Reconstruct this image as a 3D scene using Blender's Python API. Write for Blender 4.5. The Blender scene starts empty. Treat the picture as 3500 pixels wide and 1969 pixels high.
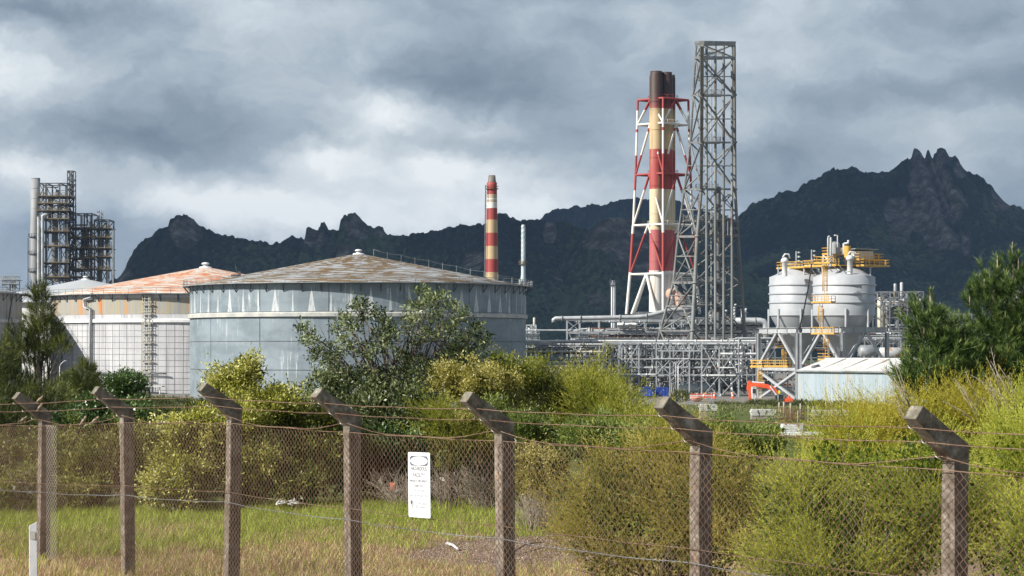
import bpy, math, random
import numpy as np
from mathutils import Vector, Matrix
random.seed(7); RNG = np.random.default_rng(7)
PI = math.pi
F = 5510.0; EYE = 10.2
S = bpy.context.scene
COL = S.collection
# ------------------------------------------------------------------ camera, sky, sun, exposure
cam = bpy.data.objects.new('camera', bpy.data.cameras.new('camera')); COL.objects.link(cam)
cam.location = (0, 0, EYE); cam.rotation_euler = (PI/2, 0, 0)
cam.data.sensor_width = 36; cam.data.lens = 77.0; cam.data.shift_y = 155.5/2576
cam.data.clip_start = 0.5; cam.data.clip_end = 40000
S.camera = cam
S.render.resolution_x = 1024; S.render.resolution_y = 576
S.view_settings.view_transform = 'Standard'; S.view_settings.look = 'None'
S.view_settings.exposure = 0.58; S.view_settings.gamma = 1.0
SUN_AZ = math.radians(62)      # from straight behind the camera towards the left
SUN_EL = math.radians(35)
sdir = Vector((-math.sin(SUN_AZ)*math.cos(SUN_EL), -math.cos(SUN_AZ)*math.cos(SUN_EL), math.sin(SUN_EL)))
sun = bpy.data.objects.new('sun', bpy.data.lights.new('sun', 'SUN')); COL.objects.link(sun)
sun.data.energy = 4.9; sun.data.angle = math.radians(0.5); sun.data.color = (1, .95, .87)
sun.rotation_euler = sdir.to_track_quat('Z', 'Y').to_euler()

class NT:
    def __init__(s, tree): s.t = tree; s.n = tree.nodes; s.l = tree.links
    def node(s, ty, **kw):
        nd = s.n.new(ty)
        for k, v in kw.items(): setattr(nd, k, v)
        return nd
    def put(s, sock, v):
        if v is None: return
        if isinstance(v, bpy.types.NodeSocket): s.l.new(v, sock)
        else:
            if isinstance(v, (tuple, list)) and len(v) == 3 and sock.type == 'RGBA': v = (*v, 1)
            sock.default_value = v
    def m(s, op, a, b=None, c=None, clamp=False):
        nd = s.node('ShaderNodeMath', operation=op); nd.use_clamp = clamp
        s.put(nd.inputs[0], a); s.put(nd.inputs[1], b)
        if c is not None: s.put(nd.inputs[2], c)
        return nd.outputs[0]
    def vm(s, op, a, b=None):
        nd = s.node('ShaderNodeVectorMath', operation=op); s.put(nd.inputs[0], a); s.put(nd.inputs[1], b)
        return nd.outputs[0]
    def xyz(s, v):
        nd = s.node('ShaderNodeSeparateXYZ'); s.put(nd.inputs[0], v); return nd.outputs
    def comb(s, x, y, z):
        nd = s.node('ShaderNodeCombineXYZ')
        for i, v in enumerate((x, y, z)): s.put(nd.inputs[i], v)
        return nd.outputs[0]
    def noise(s, vec, scale, detail=4, rough=.55, dist=0.0, color=False):
        nd = s.node('ShaderNodeTexNoise'); s.put(nd.inputs['Vector'], vec); nd.inputs['Scale'].default_value = scale
        nd.inputs['Detail'].default_value = detail; nd.inputs['Roughness'].default_value = rough; nd.inputs['Distortion'].default_value = dist
        return nd.outputs['Color' if color else 0]
    def ramp(s, fac, stops, interp='LINEAR'):
        nd = s.node('ShaderNodeValToRGB'); s.put(nd.inputs[0], fac); cr = nd.color_ramp; cr.interpolation = interp
        while len(cr.elements) < len(stops): cr.elements.new(.5)
        for e, (p, c) in zip(cr.elements, stops):
            e.position = p; e.color = (*c, 1) if isinstance(c, (tuple, list)) else (c, c, c, 1)
        return nd.outputs[0]
    def mix(s, f, a, b, mode='MIX'):
        nd = s.node('ShaderNodeMix', data_type='RGBA', blend_type=mode)
        s.put(nd.inputs[0], f); s.put(nd.inputs[6], a); s.put(nd.inputs[7], b); return nd.outputs[2]
    def step(s, v, a, b):
        nd = s.node('ShaderNodeMapRange'); nd.interpolation_type = 'SMOOTHSTEP'
        s.put(nd.inputs[0], v); s.put(nd.inputs[1], a); s.put(nd.inputs[2], b); return nd.outputs[0]

w = bpy.data.worlds.new('World'); S.world = w; w.use_nodes = True
T = NT(w.node_tree); T.n.clear()
sky = T.node('ShaderNodeTexSky', sky_type='NISHITA'); sky.sun_disc = False
sky.sun_elevation = SUN_EL; sky.sun_rotation = PI + SUN_AZ
bg1 = T.node('ShaderNodeBackground'); T.l.new(sky.outputs[0], bg1.inputs[0]); bg1.inputs[1].default_value = .06
gx, gy, gz = T.xyz(T.node('ShaderNodeTexCoord').outputs['Generated'])
U = T.m('MULTIPLY', T.m('ARCTAN2', gx, gy), 55.1)          # azimuth and elevation, 1.04 degrees to the unit
V = T.m('MULTIPLY', T.m('ARCSINE', gz), 55.1)
uv = T.comb(U, V, 0)
wn = T.vm('SUBTRACT', T.noise(T.comb(T.m('MULTIPLY', U, .8), V, 3.1), .55, 6, .6, 0, True), (.5, .5, .5))
wv = T.vm('ADD', uv, T.vm('MULTIPLY', wn, (2.6, 1.9, 0)))
wx, wy, _ = T.xyz(wv)
stretch = T.comb(T.m('MULTIPLY', wx, .60), T.m('MULTIPLY', wy, 1.15), 1.7)
n1 = T.noise(stretch, .36, 8, .52)
n2 = T.noise(T.comb(T.m('MULTIPLY', wx, .6), T.m('MULTIPLY', wy, 1.0), 8.3), 1.3, 8, .62)
L = T.m('ADD', T.m('MULTIPLY', T.m('SUBTRACT', n1, .5), .86), .49)
L = T.m('ADD', L, T.m('MULTIPLY', T.m('SUBTRACT', n2, .5), .27))
BLOBS = [(40,215,150,95,.30),(90,425,130,40,.32),(470,500,230,55,.42),(1000,500,300,60,.20),(800,395,110,45,.42),(960,300,110,40,.30),
 (1230,320,90,30,.22),(1150,430,160,45,.26),(640,50,200,60,.16),(1400,500,150,60,.12),(2350,320,330,45,.12),(720,180,130,50,.10),
 (130,55,260,42,-.22),(430,330,290,75,-.22),(950,180,260,50,-.18),(2350,240,420,45,-.14),(2480,70,220,90,-.14),(1950,420,150,60,-.12),
 (150,610,170,70,-.10),(1350,180,200,60,-.06),(950,560,420,45,.14),(1420,440,60,60,.08),(1560,380,160,90,-.04),(2480,400,200,50,.10),(700,560,240,50,.10),(1750,60,300,60,.05)]
for bx, by, sx, sy, a in BLOBS:
    du = T.m('DIVIDE', T.m('SUBTRACT', wx, (bx-1288)/100), sx/100); dv = T.m('DIVIDE', T.m('SUBTRACT', wy, (880-by)/100), sy/100)
    r2 = T.m('ADD', T.m('MULTIPLY', du, du), T.m('MULTIPLY', dv, dv))
    L = T.m('ADD', L, T.m('MULTIPLY', T.m('EXPONENT', T.m('MULTIPLY', r2, -.7)), a))
ccol = T.ramp(L, [(0, (.12,.16,.215)), (.28, (.225,.285,.35)), (.47, (.36,.43,.50)), (.66, (.58,.65,.70)), (.90, (.95,.99,1.0))])
bg2 = T.node('ShaderNodeBackground'); T.l.new(ccol, bg2.inputs[0]); bg2.inputs[1].default_value = .76
ms = T.node('ShaderNodeMixShader')
brk = T.step(T.noise(T.comb(T.m('MULTIPLY', gx, 1), gy, T.m('MULTIPLY', gz, 1.6)), 2.2, 6, .6), .42, .62)     # broken cloud towards the sun, solid over the hills
T.l.new(T.m('MULTIPLY', T.m('MAXIMUM', brk, T.step(gy, .25, .7)), .94), ms.inputs[0])
T.l.new(bg1.outputs[0], ms.inputs[1]); T.l.new(bg2.outputs[0], ms.inputs[2])
wo = T.node('ShaderNodeOutputWorld'); T.l.new(ms.outputs[0], wo.inputs[0])

# ------------------------------------------------------------------ helpers
def at(x, y, Z): return Vector(((x-1288)*Z/F, Z, EYE+(880-y)*Z/F))    # a point of the photograph at a distance of Z metres
def XX(x, Z): return (x-1288)*Z/F
def ZZ(y, Z): return EYE+(880-y)*Z/F
def thing(name, label, cat, loc=(0,0,0), group=None, kind=None, rz=0):
    o = bpy.data.objects.new(name, None); COL.objects.link(o); o.location = loc; o.rotation_euler = (0,0,rz)
    o.empty_display_size = .2
    tag(o, label, cat, group, kind); return o
def tag(o, label=None, cat=None, group=None, kind=None):
    if label: o['label'] = label
    if cat: o['category'] = cat
    if group: o['group'] = group
    if kind: o['kind'] = kind
    return o
def link(name, me, parent=None, loc=None, rz=0):
    o = bpy.data.objects.new(name, me); COL.objects.link(o)
    if parent: o.parent = parent
    if loc is not None: o.location = loc
    o.rotation_euler[2] = rz
    return o
class MB:
    """collects shapes in world coordinates and links them as one mesh object"""
    def __init__(s): s.v = []; s.f = []; s.sm = []
    def add(s, vs, fs, smooth=False):
        b = len(s.v); s.v += [tuple(v) for v in vs]; s.f += [[b+i for i in f] for f in fs]; s.sm += [smooth]*len(fs); return s
    def box(s, c, d, R=None):
        vs = []
        for x in (-.5,.5):
            for y in (-.5,.5):
                for z in (-.5,.5):
                    p = Vector((x*d[0], y*d[1], z*d[2]))
                    if R is not None: p = R @ p
                    vs.append(Vector(c)+p)
        return s.add(vs, [(0,1,3,2),(4,6,7,5),(0,4,5,1),(2,3,7,6),(0,2,6,4),(1,5,7,3)])
    def beam(s, p, q, a, b=None):
        p = Vector(p); q = Vector(q); d = q-p; Q = d.to_track_quat('Z','Y').to_matrix()
        return s.box((p+q)/2, (a, b or a, d.length), Q)
    def tube(s, pts, r, n=8, cap=True, closed=False):
        pts = [Vector(p) for p in pts]; k = len(pts); rs = r if isinstance(r, (list, tuple)) else [r]*k
        vs = []; up = None
        for i, p in enumerate(pts):
            if closed: d = pts[(i+1) % k]-pts[i-1]
            else: d = pts[min(i+1,k-1)]-pts[max(i-1,0)]
            d = d.normalized() if d.length > 1e-9 else Vector((0,0,1))
            if up is None: up = Vector((0,0,1)) if abs(d.z) < .9 else Vector((1,0,0))
            a = d.cross(up).normalized(); b = a.cross(d)
            up = b
            for j in range(n):
                t = 2*PI*j/n; vs.append(p+a*math.cos(t)*rs[i]+b*math.sin(t)*rs[i])
        fs = []
        for i in range(k if closed else k-1):
            i2 = (i+1) % k
            for j in range(n): fs.append((i*n+j, i*n+(j+1)%n, i2*n+(j+1)%n, i2*n+j))
        s.add(vs, fs, True)
        if cap and not closed:
            b = len(s.v)-len(vs)
            s.f += [[b+j for j in range(n)][::-1], [b+(k-1)*n+j for j in range(n)]]; s.sm += [False, False]
        return s
    def lathe(s, c, prof, n=48, a0=0, a1=2*PI, smooth=True):
        c = Vector(c); full = abs(a1-a0-2*PI) < 1e-6; m = n if full else n+1; vs = []; fs = []
        for r, z in prof:
            for j in range(m):
                t = a0+(a1-a0)*j/n; vs.append(c+Vector((r*math.cos(t), r*math.sin(t), z)))
        for i in range(len(prof)-1):
            for j in range(n):
                j2 = (j+1) % m if full else j+1
                fs.append((i*m+j, i*m+j2, (i+1)*m+j2, (i+1)*m+j))
        return s.add(vs, fs, smooth)
    def build(s, name, mat, parent=None, off=None, kind=None, bevel=0):
        o = Vector(off) if off is not None else (parent_origin(parent) if parent else Vector((0,0,0)))
        me = bpy.data.meshes.new(name); me.from_pydata([tuple(Vector(v)-o) for v in s.v], [], s.f)
        me.polygons.foreach_set('use_smooth', s.sm); me.materials.append(mat); me.update()
        ob = link(name, me, parent)
        if not parent: ob.location = o
        if bevel:
            b = ob.modifiers.new('b','BEVEL'); b.width = bevel; b.segments = 2
        if kind: ob['kind'] = kind
        return ob
def parent_origin(p):
    o = Vector((0,0,0))
    while p is not None: o += Vector(p.location); p = p.parent
    return o
_unit = {}
def unit(mat, kind='cyl'):
    k = (mat.name, kind)
    if k not in _unit:
        b = MB()
        if kind == 'cyl':
            b.tube([(0,0,0),(0,0,1)], 1, 10)
        else: b.box((0,0,.5), (2,2,1))
        me = bpy.data.meshes.new('bar_'+kind); me.from_pydata(b.v, [], b.f); me.polygons.foreach_set('use_smooth', b.sm); me.materials.append(mat)
        _unit[k] = me
    return _unit[k]
def bar(name, p, q, r, mat, parent, kind='cyl', r2=None, off=None):
    """a straight pipe or beam: an object of its own on a shared mesh"""
    p = Vector(p); q = Vector(q); d = q-p
    Q = d.to_track_quat('Z','Y').to_matrix()
    o0 = off if off is not None else parent_origin(parent)
    a = Q.col[0]*r; b = Q.col[1]*(r2 or r); lp = p-o0
    M = Matrix(((a.x,b.x,d.x,lp.x),(a.y,b.y,d.y,lp.y),(a.z,b.z,d.z,lp.z),(0,0,0,1)))
    ob = bpy.data.objects.new(name, unit(mat, kind)); COL.objects.link(ob); ob.parent = parent
    ob.matrix_basis = M
    return ob
def npmesh(name, V, Fc, mat, parent=None, attrs=None, smooth=False, kind=None, off=None):
    """numpy mesh; V (n,3), Fc (m,3 or 4)"""
    o = Vector(off) if off is not None else (parent_origin(parent) if parent else Vector((0,0,0)))
    V = np.asarray(V, dtype=np.float64)-np.array(o)
    me = bpy.data.meshes.new(name); n = len(V); m, k = Fc.shape
    me.vertices.add(n); me.vertices.foreach_set('co', V.astype(np.float32).ravel())
    me.loops.add(m*k); me.loops.foreach_set('vertex_index', Fc.astype(np.int32).ravel())
    me.polygons.add(m); me.polygons.foreach_set('loop_start', np.arange(0, m*k, k, dtype=np.int32))
    try: me.polygons.foreach_set('loop_total', np.full(m, k, dtype=np.int32))
    except Exception: pass
    if smooth: me.polygons.foreach_set('use_smooth', np.ones(m, dtype=bool))
    for an, av in (attrs or {}).items():
        at_ = me.attributes.new(an, 'FLOAT', 'POINT'); at_.data.foreach_set('value', av.astype(np.float32))
    me.update(calc_edges=True); me.materials.append(mat)
    ob = link(name, me, parent)
    if not parent: ob.location = o
    if kind: ob['kind'] = kind
    return ob

# ------------------------------------------------------------------ materials
def newmat(name):
    m = bpy.data.materials.new(name); m.use_nodes = True; t = NT(m.node_tree)
    b = t.n['Principled BSDF']; return m, t, b
def pos(t): return t.node('ShaderNodeNewGeometry').outputs['Position']
def bump(t, b, h, dist, strength=1):
    nd = t.node('ShaderNodeBump'); t.put(nd.inputs['Height'], h); nd.inputs['Distance'].default_value = dist; nd.inputs['Strength'].default_value = strength
    t.l.new(nd.outputs[0], b.inputs['Normal'])
def worn(name, c1, c2, scale=1.0, rough=.6, metal=0, c3=None, cov3=.62, stretch=1.0, bmp=0, spec=.4):
    """weathered paint or metal: two tones by noise, a third tone in patches"""
    m, t, b = newmat(name); p = pos(t)
    if stretch != 1: p = t.vm('MULTIPLY', p, (1, 1, stretch))
    n = t.noise(p, scale, 6, .62)
    c = t.mix(t.step(n, .35, .65), c1, c2)
    if c3 is not None:
        n2 = t.noise(t.vm('ADD', p, (31, 17, 5)), scale*.8, 8, .7); c = t.mix(t.step(n2, cov3, cov3+.08), c, c3)
    t.put(b.inputs['Base Color'], c); b.inputs['Roughness'].default_value = rough; b.inputs['Metallic'].default_value = metal
    b.inputs['Specular IOR Level'].default_value = spec
    if bmp: bump(t, b, t.noise(p, scale*4, 6, .7), bmp)
    return m
M = {}
M['galv'] = worn('galvanised_steel', (.24,.26,.27), (.38,.40,.41), .5, .5, .3)
M['steel'] = worn('weathered_grey_steel', (.16,.175,.18), (.30,.32,.325), .35, .6, 0, (.12,.085,.06), .60, .4)
M['lattice'] = worn('lattice_tower_grey', (.14,.145,.14), (.24,.25,.245), .25, .6, 0, (.09,.06,.045), .57, .3)
M['darksteel'] = worn('dark_blue_grey_steel', (.055,.065,.08), (.10,.11,.12), .25, .6, 0, (.13,.08,.045), .62)
M['greysteel'] = worn('mid_grey_steel', (.10,.11,.12), (.19,.20,.21), .4, .6, 0, (.10,.07,.05), .62)
M['pipe'] = worn('pale_lagged_pipe', (.34,.36,.37), (.50,.52,.53), .35, .5, .1, (.22,.19,.16), .68)
M['pipedark'] = worn('dark_lagged_pipe', (.09,.09,.095), (.18,.18,.185), .35, .6, 0, (.10,.055,.03), .6)
M['rustpipe'] = worn('rusty_pipe', (.12,.055,.03), (.22,.11,.06), .6, .8)
M['ringpaint'] = worn('chalky_grey_ring_paint', (.36,.37,.36), (.50,.49,.44), .6, .6, 0, (.60,.60,.58), .6)
M['cream'] = worn('cream_pipe_paint', (.50,.47,.36), (.62,.58,.46), .5, .6)
M['white'] = worn('white_paint', (.62,.63,.63), (.74,.75,.75), .5, .5, 0, (.40,.36,.32), .70)
M['silo'] = worn('pale_grey_silo_paint', (.34,.36,.385), (.42,.44,.465), .22, .45, 0, (.40,.40,.40), .66)
M['frame'] = worn('pale_grey_frame_paint', (.33,.35,.37), (.42,.44,.455), .5, .45, 0, (.22,.20,.18), .68)
M['yellow'] = worn('safety_yellow_paint', (.56,.31,.05), (.66,.41,.09), .8, .5)
M['brownrail'] = worn('brown_yellow_rail_paint', (.13,.10,.055), (.21,.165,.085), .5, .7)
M['floor'] = worn('brown_grating', (.10,.075,.045), (.17,.125,.07), .6, .8)
M['orange'] = worn('orange_machine_paint', (.78,.10,.035), (.82,.14,.05), .8, .4)
M['black'] = worn('black_rubber', (.012,.012,.013), (.03,.03,.03), 1, .7)
M['glass'] = worn('dark_cab_glass', (.02,.03,.035), (.05,.06,.065), 1, .1)
M['blue'] = worn('blue_container_paint', (.02,.06,.30), (.04,.09,.38), .4, .5)
M['bluegrey'] = worn('blue_grey_stack', (.40,.47,.50), (.48,.54,.56), .3, .5)
M['rustwire'] = worn('rusted_wire', (.15,.085,.055), (.27,.18,.125), 3, .7, .2, (.40,.36,.30), .60)
M['wire'] = worn('galvanised_wire', (.50,.48,.44), (.60,.58,.54), 3, .45, .6)
M['timber'] = worn('grey_timber', (.24,.21,.17), (.36,.32,.27), 1.2, .9, 0, None, .6, 1)
M['bark'] = worn('grey_brown_bark', (.07,.055,.045), (.15,.125,.10), 3, .9, 0, None, .6, .3, .01)
M['twig'] = worn('pale_dry_twig', (.26,.22,.18), (.40,.35,.29), 3, .9)
M['concrete_flat'] = worn('pale_concrete', (.42,.42,.40), (.56,.56,.54), .8, .8, 0, (.25,.24,.22), .64)
M['redcone'] = worn('orange_red_plastic', (.75,.09,.04), (.8,.13,.06), 1, .5)

def banded(name, bands, c_top=None, streak=.35, soot=None):
    """paint in bands by height above the yard; bands: [(z_low, colour)] from the ground up"""
    m, t, b = newmat(name); p = pos(t); x, y, z = t.xyz(p)
    zz = t.m('ADD', z, t.m('MULTIPLY', t.m('SUBTRACT', t.noise(p, .6, 3), .5), .25))
    c = bands[0][1]
    for zl, col in bands[1:]: c = t.mix(t.m('GREATER_THAN', zz, zl), c, col)
    st = t.noise(t.vm('MULTIPLY', p, (1, 1, .06)), .9, 7, .65)
    c = t.mix(t.m('MULTIPLY', t.step(st, .50, .72), streak), c, (.30,.18,.09))
    sp = t.noise(p, .5, 9, .75); c = t.mix(t.m('MULTIPLY', t.step(sp, .64, .70), .6), c, (.16,.10,.07))
    if soot:
        f = t.step(t.m('ADD', z, t.m('MULTIPLY', t.m('SUBTRACT', t.noise(p, .35, 5), .5), 7)), soot[0], soot[1])
        sc = t.mix(t.noise(t.vm('MULTIPLY', p, (1,1,.2)), .5, 6), (.02,.014,.012), (.085,.045,.035))
        c = t.mix(f, c, sc)
    t.put(b.inputs['Base Color'], c); b.inputs['Roughness'].default_value = .6
    return m

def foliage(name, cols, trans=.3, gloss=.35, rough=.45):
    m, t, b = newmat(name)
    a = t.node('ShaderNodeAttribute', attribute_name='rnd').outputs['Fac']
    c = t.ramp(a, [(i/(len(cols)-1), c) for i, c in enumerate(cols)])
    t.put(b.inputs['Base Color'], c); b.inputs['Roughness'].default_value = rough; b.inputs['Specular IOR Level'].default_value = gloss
    tr = t.node('ShaderNodeBsdfTranslucent'); t.put(tr.inputs[0], t.mix(.5, c, t.mix(1, c, (1.3,1.25,.5), 'MULTIPLY')))
    mx = t.node('ShaderNodeMixShader'); mx.inputs[0].default_value = trans
    t.l.new(b.outputs[0], mx.inputs[1]); t.l.new(tr.outputs[0], mx.inputs[2])
    t.l.new(mx.outputs[0], t.n['Material Output'].inputs[0]); return m

# ------------------------------------------------------------------ numpy noise
def _h(ix, iy, s):
    v = np.sin(ix*127.1+iy*311.7+s*74.7)*43758.5453; return v-np.floor(v)
def vnoise(x, y, s=0):
    ix = np.floor(x); iy = np.floor(y); fx = x-ix; fy = y-iy; fx = fx*fx*(3-2*fx); fy = fy*fy*(3-2*fy)
    a = _h(ix,iy,s); b = _h(ix+1,iy,s); c = _h(ix,iy+1,s); d = _h(ix+1,iy+1,s)
    return a+(b-a)*fx+(c-a)*fy+(a-b-c+d)*fx*fy
def fbm(x, y, o=5, s=0, g=.5):
    r = 0; a = 1; t = 0
    for i in range(o): r = r+a*vnoise(x*2**i, y*2**i, s+i*3.3); t += a; a *= g
    return r/t
def worley(x, y, s=0):
    ix = np.floor(x); iy = np.floor(y); best = np.full(x.shape, 9.0); idv = np.zeros(x.shape)
    for dx in (-1,0,1):
        for dy in (-1,0,1):
            cx = ix+dx; cy = iy+dy; px = cx+_h(cx,cy,s); py = cy+_h(cx,cy,s+5)
            d = (px-x)**2+(py-y)**2; k = d < best; best = np.where(k, d, best); idv = np.where(k, _h(cx,cy,s+9), idv)
    return np.sqrt(best), idv
# ------------------------------------------------------------------ ground
TY = [0, 12, 22, 45, 80, 110, 150, 250, 300, 350, 60000]
TZ = [8.6, 7.6, 7.2, 7.2, 6.7, 5.9, 5.2, 3.0, 2.5, .5, .5]
def ground_z(x, y):
    z = np.interp(y, TY, TZ)
    k = np.clip((np.asarray(y)-20)/20, 0, 1)*np.clip((340-np.asarray(y))/60, 0, 1)
    return z+(fbm(np.asarray(x)*.12+50, np.asarray(y)*.12, 4, 3)-.5)*.5*k*np.clip((np.asarray(y)-38)/30, .15, 1)
gm, t, b = newmat('ground_soil_and_grass')
p = pos(t); x_, y_, z_ = t.xyz(p)
n = t.noise(p, .35, 8, .6); nf = t.noise(p, 14, 6, .7)
near = t.ramp(n, [(.35, (.16,.14,.06)), (.5, (.26,.19,.13)), (.65, (.30,.21,.16))])
near = t.mix(t.step(nf, .3, .7), near, t.mix(.5, near, (.10,.075,.05)))
grn = t.mix(t.noise(p, .2, 6), (.06,.09,.025), (.13,.14,.05))
c = t.mix(t.step(y_, 33, 38), near, grn)
yard = t.mix(t.noise(p, .05, 6), (.16,.155,.14), (.25,.24,.22))
c = t.mix(t.step(t.m('ADD', y_, t.m('MULTIPLY', n, 30)), 352, 366), c, yard)
far_ = t.mix(t.noise(p, .004, 6), (.05,.065,.03), (.07,.085,.04))
c = t.mix(t.step(y_, 1200, 1500), c, far_)
t.put(b.inputs['Base Color'], c); b.inputs['Roughness'].default_value = .95; b.inputs['Specular IOR Level'].default_value = .1
bump(t, b, nf, .03)
ys = np.concatenate([np.linspace(-60, 24, 22), np.linspace(24.6, 50, 64), np.linspace(51, 130, 60), np.linspace(132, 380, 90), np.linspace(400, 1500, 40), np.linspace(1600, 30000, 40)])
xs = np.concatenate([-np.geomspace(22000, 62, 22), np.linspace(-60, -12.5, 60), np.linspace(-12, 12, 60), np.linspace(12.5, 60, 60), np.geomspace(62, 22000, 22)])
GX, GY = np.meshgrid(xs, ys); GZ = ground_z(GX, GY)
def gridfaces(r, c):
    i = np.arange(r*c).reshape(r, c); return np.stack([i[:-1,:-1], i[:-1,1:], i[1:,1:], i[1:,:-1]], -1).reshape(-1, 4)
npmesh('ground', np.stack([GX, GY, GZ], -1).reshape(-1,3), gridfaces(*GX.shape), gm, smooth=True, kind='structure')
def gz(x, y): return float(ground_z(np.array([float(x)]), np.array([float(y)]))[0])

# ------------------------------------------------------------------ hills
hm, t, b = newmat('forested_hillside')
p = pos(t); a = t.node('ShaderNodeAttribute', attribute_name='rock').outputs['Fac']; cr = t.node('ShaderNodeAttribute', attribute_name='crown').outputs['Fac']
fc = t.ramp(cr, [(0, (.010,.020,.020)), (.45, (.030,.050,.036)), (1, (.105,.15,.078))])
fc = t.mix(t.step(t.noise(p, .012, 5), .35, .7), fc, t.mix(1, fc, (.8,.85,.9), 'MULTIPLY'))
sx_ = t.vm('MULTIPLY', p, (1, 1, .22))
rc = t.ramp(t.noise(sx_, .045, 8, .7), [(.36, (.045,.043,.042)), (.49, (.11,.10,.094)), (.59, (.215,.20,.18)), (.72, (.36,.34,.30))])
rc = t.mix(t.step(t.noise(t.vm('MULTIPLY', p, (1,1,.35)), .02, 6, .7), .52, .62), rc, (.05,.06,.04))
c = t.mix(a, fc, rc)
t.put(b.inputs['Base Color'], c); b.inputs['Roughness'].default_value = .95; b.inputs['Specular IOR Level'].default_value = .05
bump(t, b, t.noise(p, .35, 6, .7), 2.2)

def hill(name, sky_pts, Zr, Zb, rocks=(), step=2.6, cell=7.5, seed=1, rows=230, x0=None, x1=None, spur=.34, y_base=None, sharp=1.1):
    """a ridge: crest line at Zr, foot at Zb, forest canopy as small domes, cliffs bare and fluted.
    sky_pts: crest as picture points; rocks: (x, y, half width, half height) of bare cliffs"""
    sp = np.array(sky_pts, float); px = np.arange(sp[0,0], sp[-1,0]+step, step)
    X = (px-1288)*Zr/F
    cy = np.interp(px, sp[:,0], sp[:,1]); H = EYE+(880-cy)*Zr/F
    t = np.linspace(0, 1, rows)**.85
    tb = np.linspace(1.03, 1.6, 14)
    T_ = np.concatenate([t, tb]); 
    XX_, TT = np.meshgrid(X, T_); HH = np.meshgrid(H, T_)[0]
    Y = Zb+(Zr-Zb)*TT
    # perspective keeps a column of picture points on one ray only at the crest: columns are straight in X
    g = np.where(TT <= 1, np.clip(TT, 0, 1)**sharp, 1-(TT-1)*1.5)
    rid = np.abs(fbm(XX_/420.0+seed, TT*1.3, 4, seed)-.5)*2
    wgt = np.clip(TT*(1-TT)*4, 0, 1)
    Z = HH*g*(1-spur*wgt*(1-rid*1.6))
    Y = Y+(fbm(XX_/260.0, TT*2, 4, seed+4)-.5)*(Zr-Zb)*.35*wgt
    # bare rock
    scr_x = 1288+XX_/Y*F; scr_y = 880-(Z-EYE)/Y*F
    rock = np.zeros_like(Z)
    nz = (fbm(XX_/60.0, Z/80.0, 5, seed+8)-.5)*2.0; nz = nz*np.clip((1-TT)*12+.25,0,1)
    for rx, ry, sw, sh in rocks:
        d = np.sqrt(((scr_x-rx)/sw)**2+((scr_y-ry)/sh)**2); rock = np.maximum(rock, np.clip((1.05-d+nz)*5, 0, 1))
    sl = np.sqrt((Zr-Zb)**2+H.mean()**2)
    d, idv = worley(XX_/cell, TT*sl/cell*.55, seed)
    d2, id2 = worley(XX_/(cell*.45), TT*sl/(cell*.45)*.55, seed+2)
    bumpz = np.clip(1-d*1.05, 0, 1)**.6*cell*.60*(.5+idv)+np.clip(1-d2, 0, 1)*cell*.26
    flute = (fbm(XX_/18.0, Z/420.0, 5, seed+21)-.5)*34
    edge = np.where(TT > 1, .6, 1)
    Z = Z+bumpz*(1-rock)*edge*np.clip(TT*8, 0, 1)
    Y = Y-bumpz*(1-rock)*.5+flute*rock*wgt*(1)
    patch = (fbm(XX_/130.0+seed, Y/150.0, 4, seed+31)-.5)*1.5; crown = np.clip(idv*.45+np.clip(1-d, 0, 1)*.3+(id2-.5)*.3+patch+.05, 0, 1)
    me = npmesh(name, np.stack([XX_, Y, Z-1], -1).reshape(-1,3), gridfaces(*Z.shape), hm, attrs={'rock': rock.ravel(), 'crown': crown.ravel()}, smooth=False, kind='structure')
    return me
SK_A = [(150,950),(262,720),(285,708),(303,692),(330,650),(340,632),(356,612),(384,598),(392,586),(424,574),(428,560),(440,550),(452,546),(470,545),(488,553),(500,567),(520,580),(550,594),(590,602),(618,605),
 (640,613),(665,613),(680,618),(704,615),(727,600),(735,597),(748,602),(767,602),(770,578),(776,577),(800,580),(806,574),(808,563),(816,562),(824,574),(830,584),(853,583),(856,560),(866,546),(880,547),(893,541),(906,548),
 (920,560),(936,578),(946,576),(962,576),(976,590),(1000,598),(1040,594),(1075,590),(1110,581),(1150,575),(1158,569),(1175,571),(1225,565),(1245,545),(1262,540),(1285,552),(1312,560),(1340,558),(1370,556),(1400,560),(1440,572),(1480,583),(1530,600),(1600,625),(1800,690),(2100,780)]
hill('forested_hills', SK_A, 3500, 2700, rocks=[(470,590,42,42),(790,600,30,22),(895,575,38,32),(960,590,24,12),(870,640,40,16),(1190,660,30,25),(1385,580,14,32),(1440,700,60,20),(310,690,25,25)], seed=3)
SK_B = [(1200,640),(1340,575),(1368,545),(1390,532),(1410,528),(1430,529),(1447,520),(1466,524),(1490,517),(1515,522),(1550,508),(1580,503),(1600,500),(1640,507),(1700,505),(1730,520),(1760,530),(1800,540),(1860,560),(2000,640)]
hill('far_forested_hill', SK_B, 7000, 6200, rocks=[], seed=11, cell=10, rows=150)
SK_C = [(1340,760),(1400,680),(1440,622),(1465,600),(1490,572),(1505,558),(1530,546),(1560,546),(1590,550),(1630,556),(1680,580),(1740,600),(1800,640),(1880,690),(2050,740),(2300,800)]
hill('rocky_forested_spur', SK_C, 3300, 2650, rocks=[(1545,585,70,60),(1600,640,55,65),(1650,600,40,50),(1490,610,30,30),(1500,760,30,22)], seed=23, rows=200)
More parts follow.
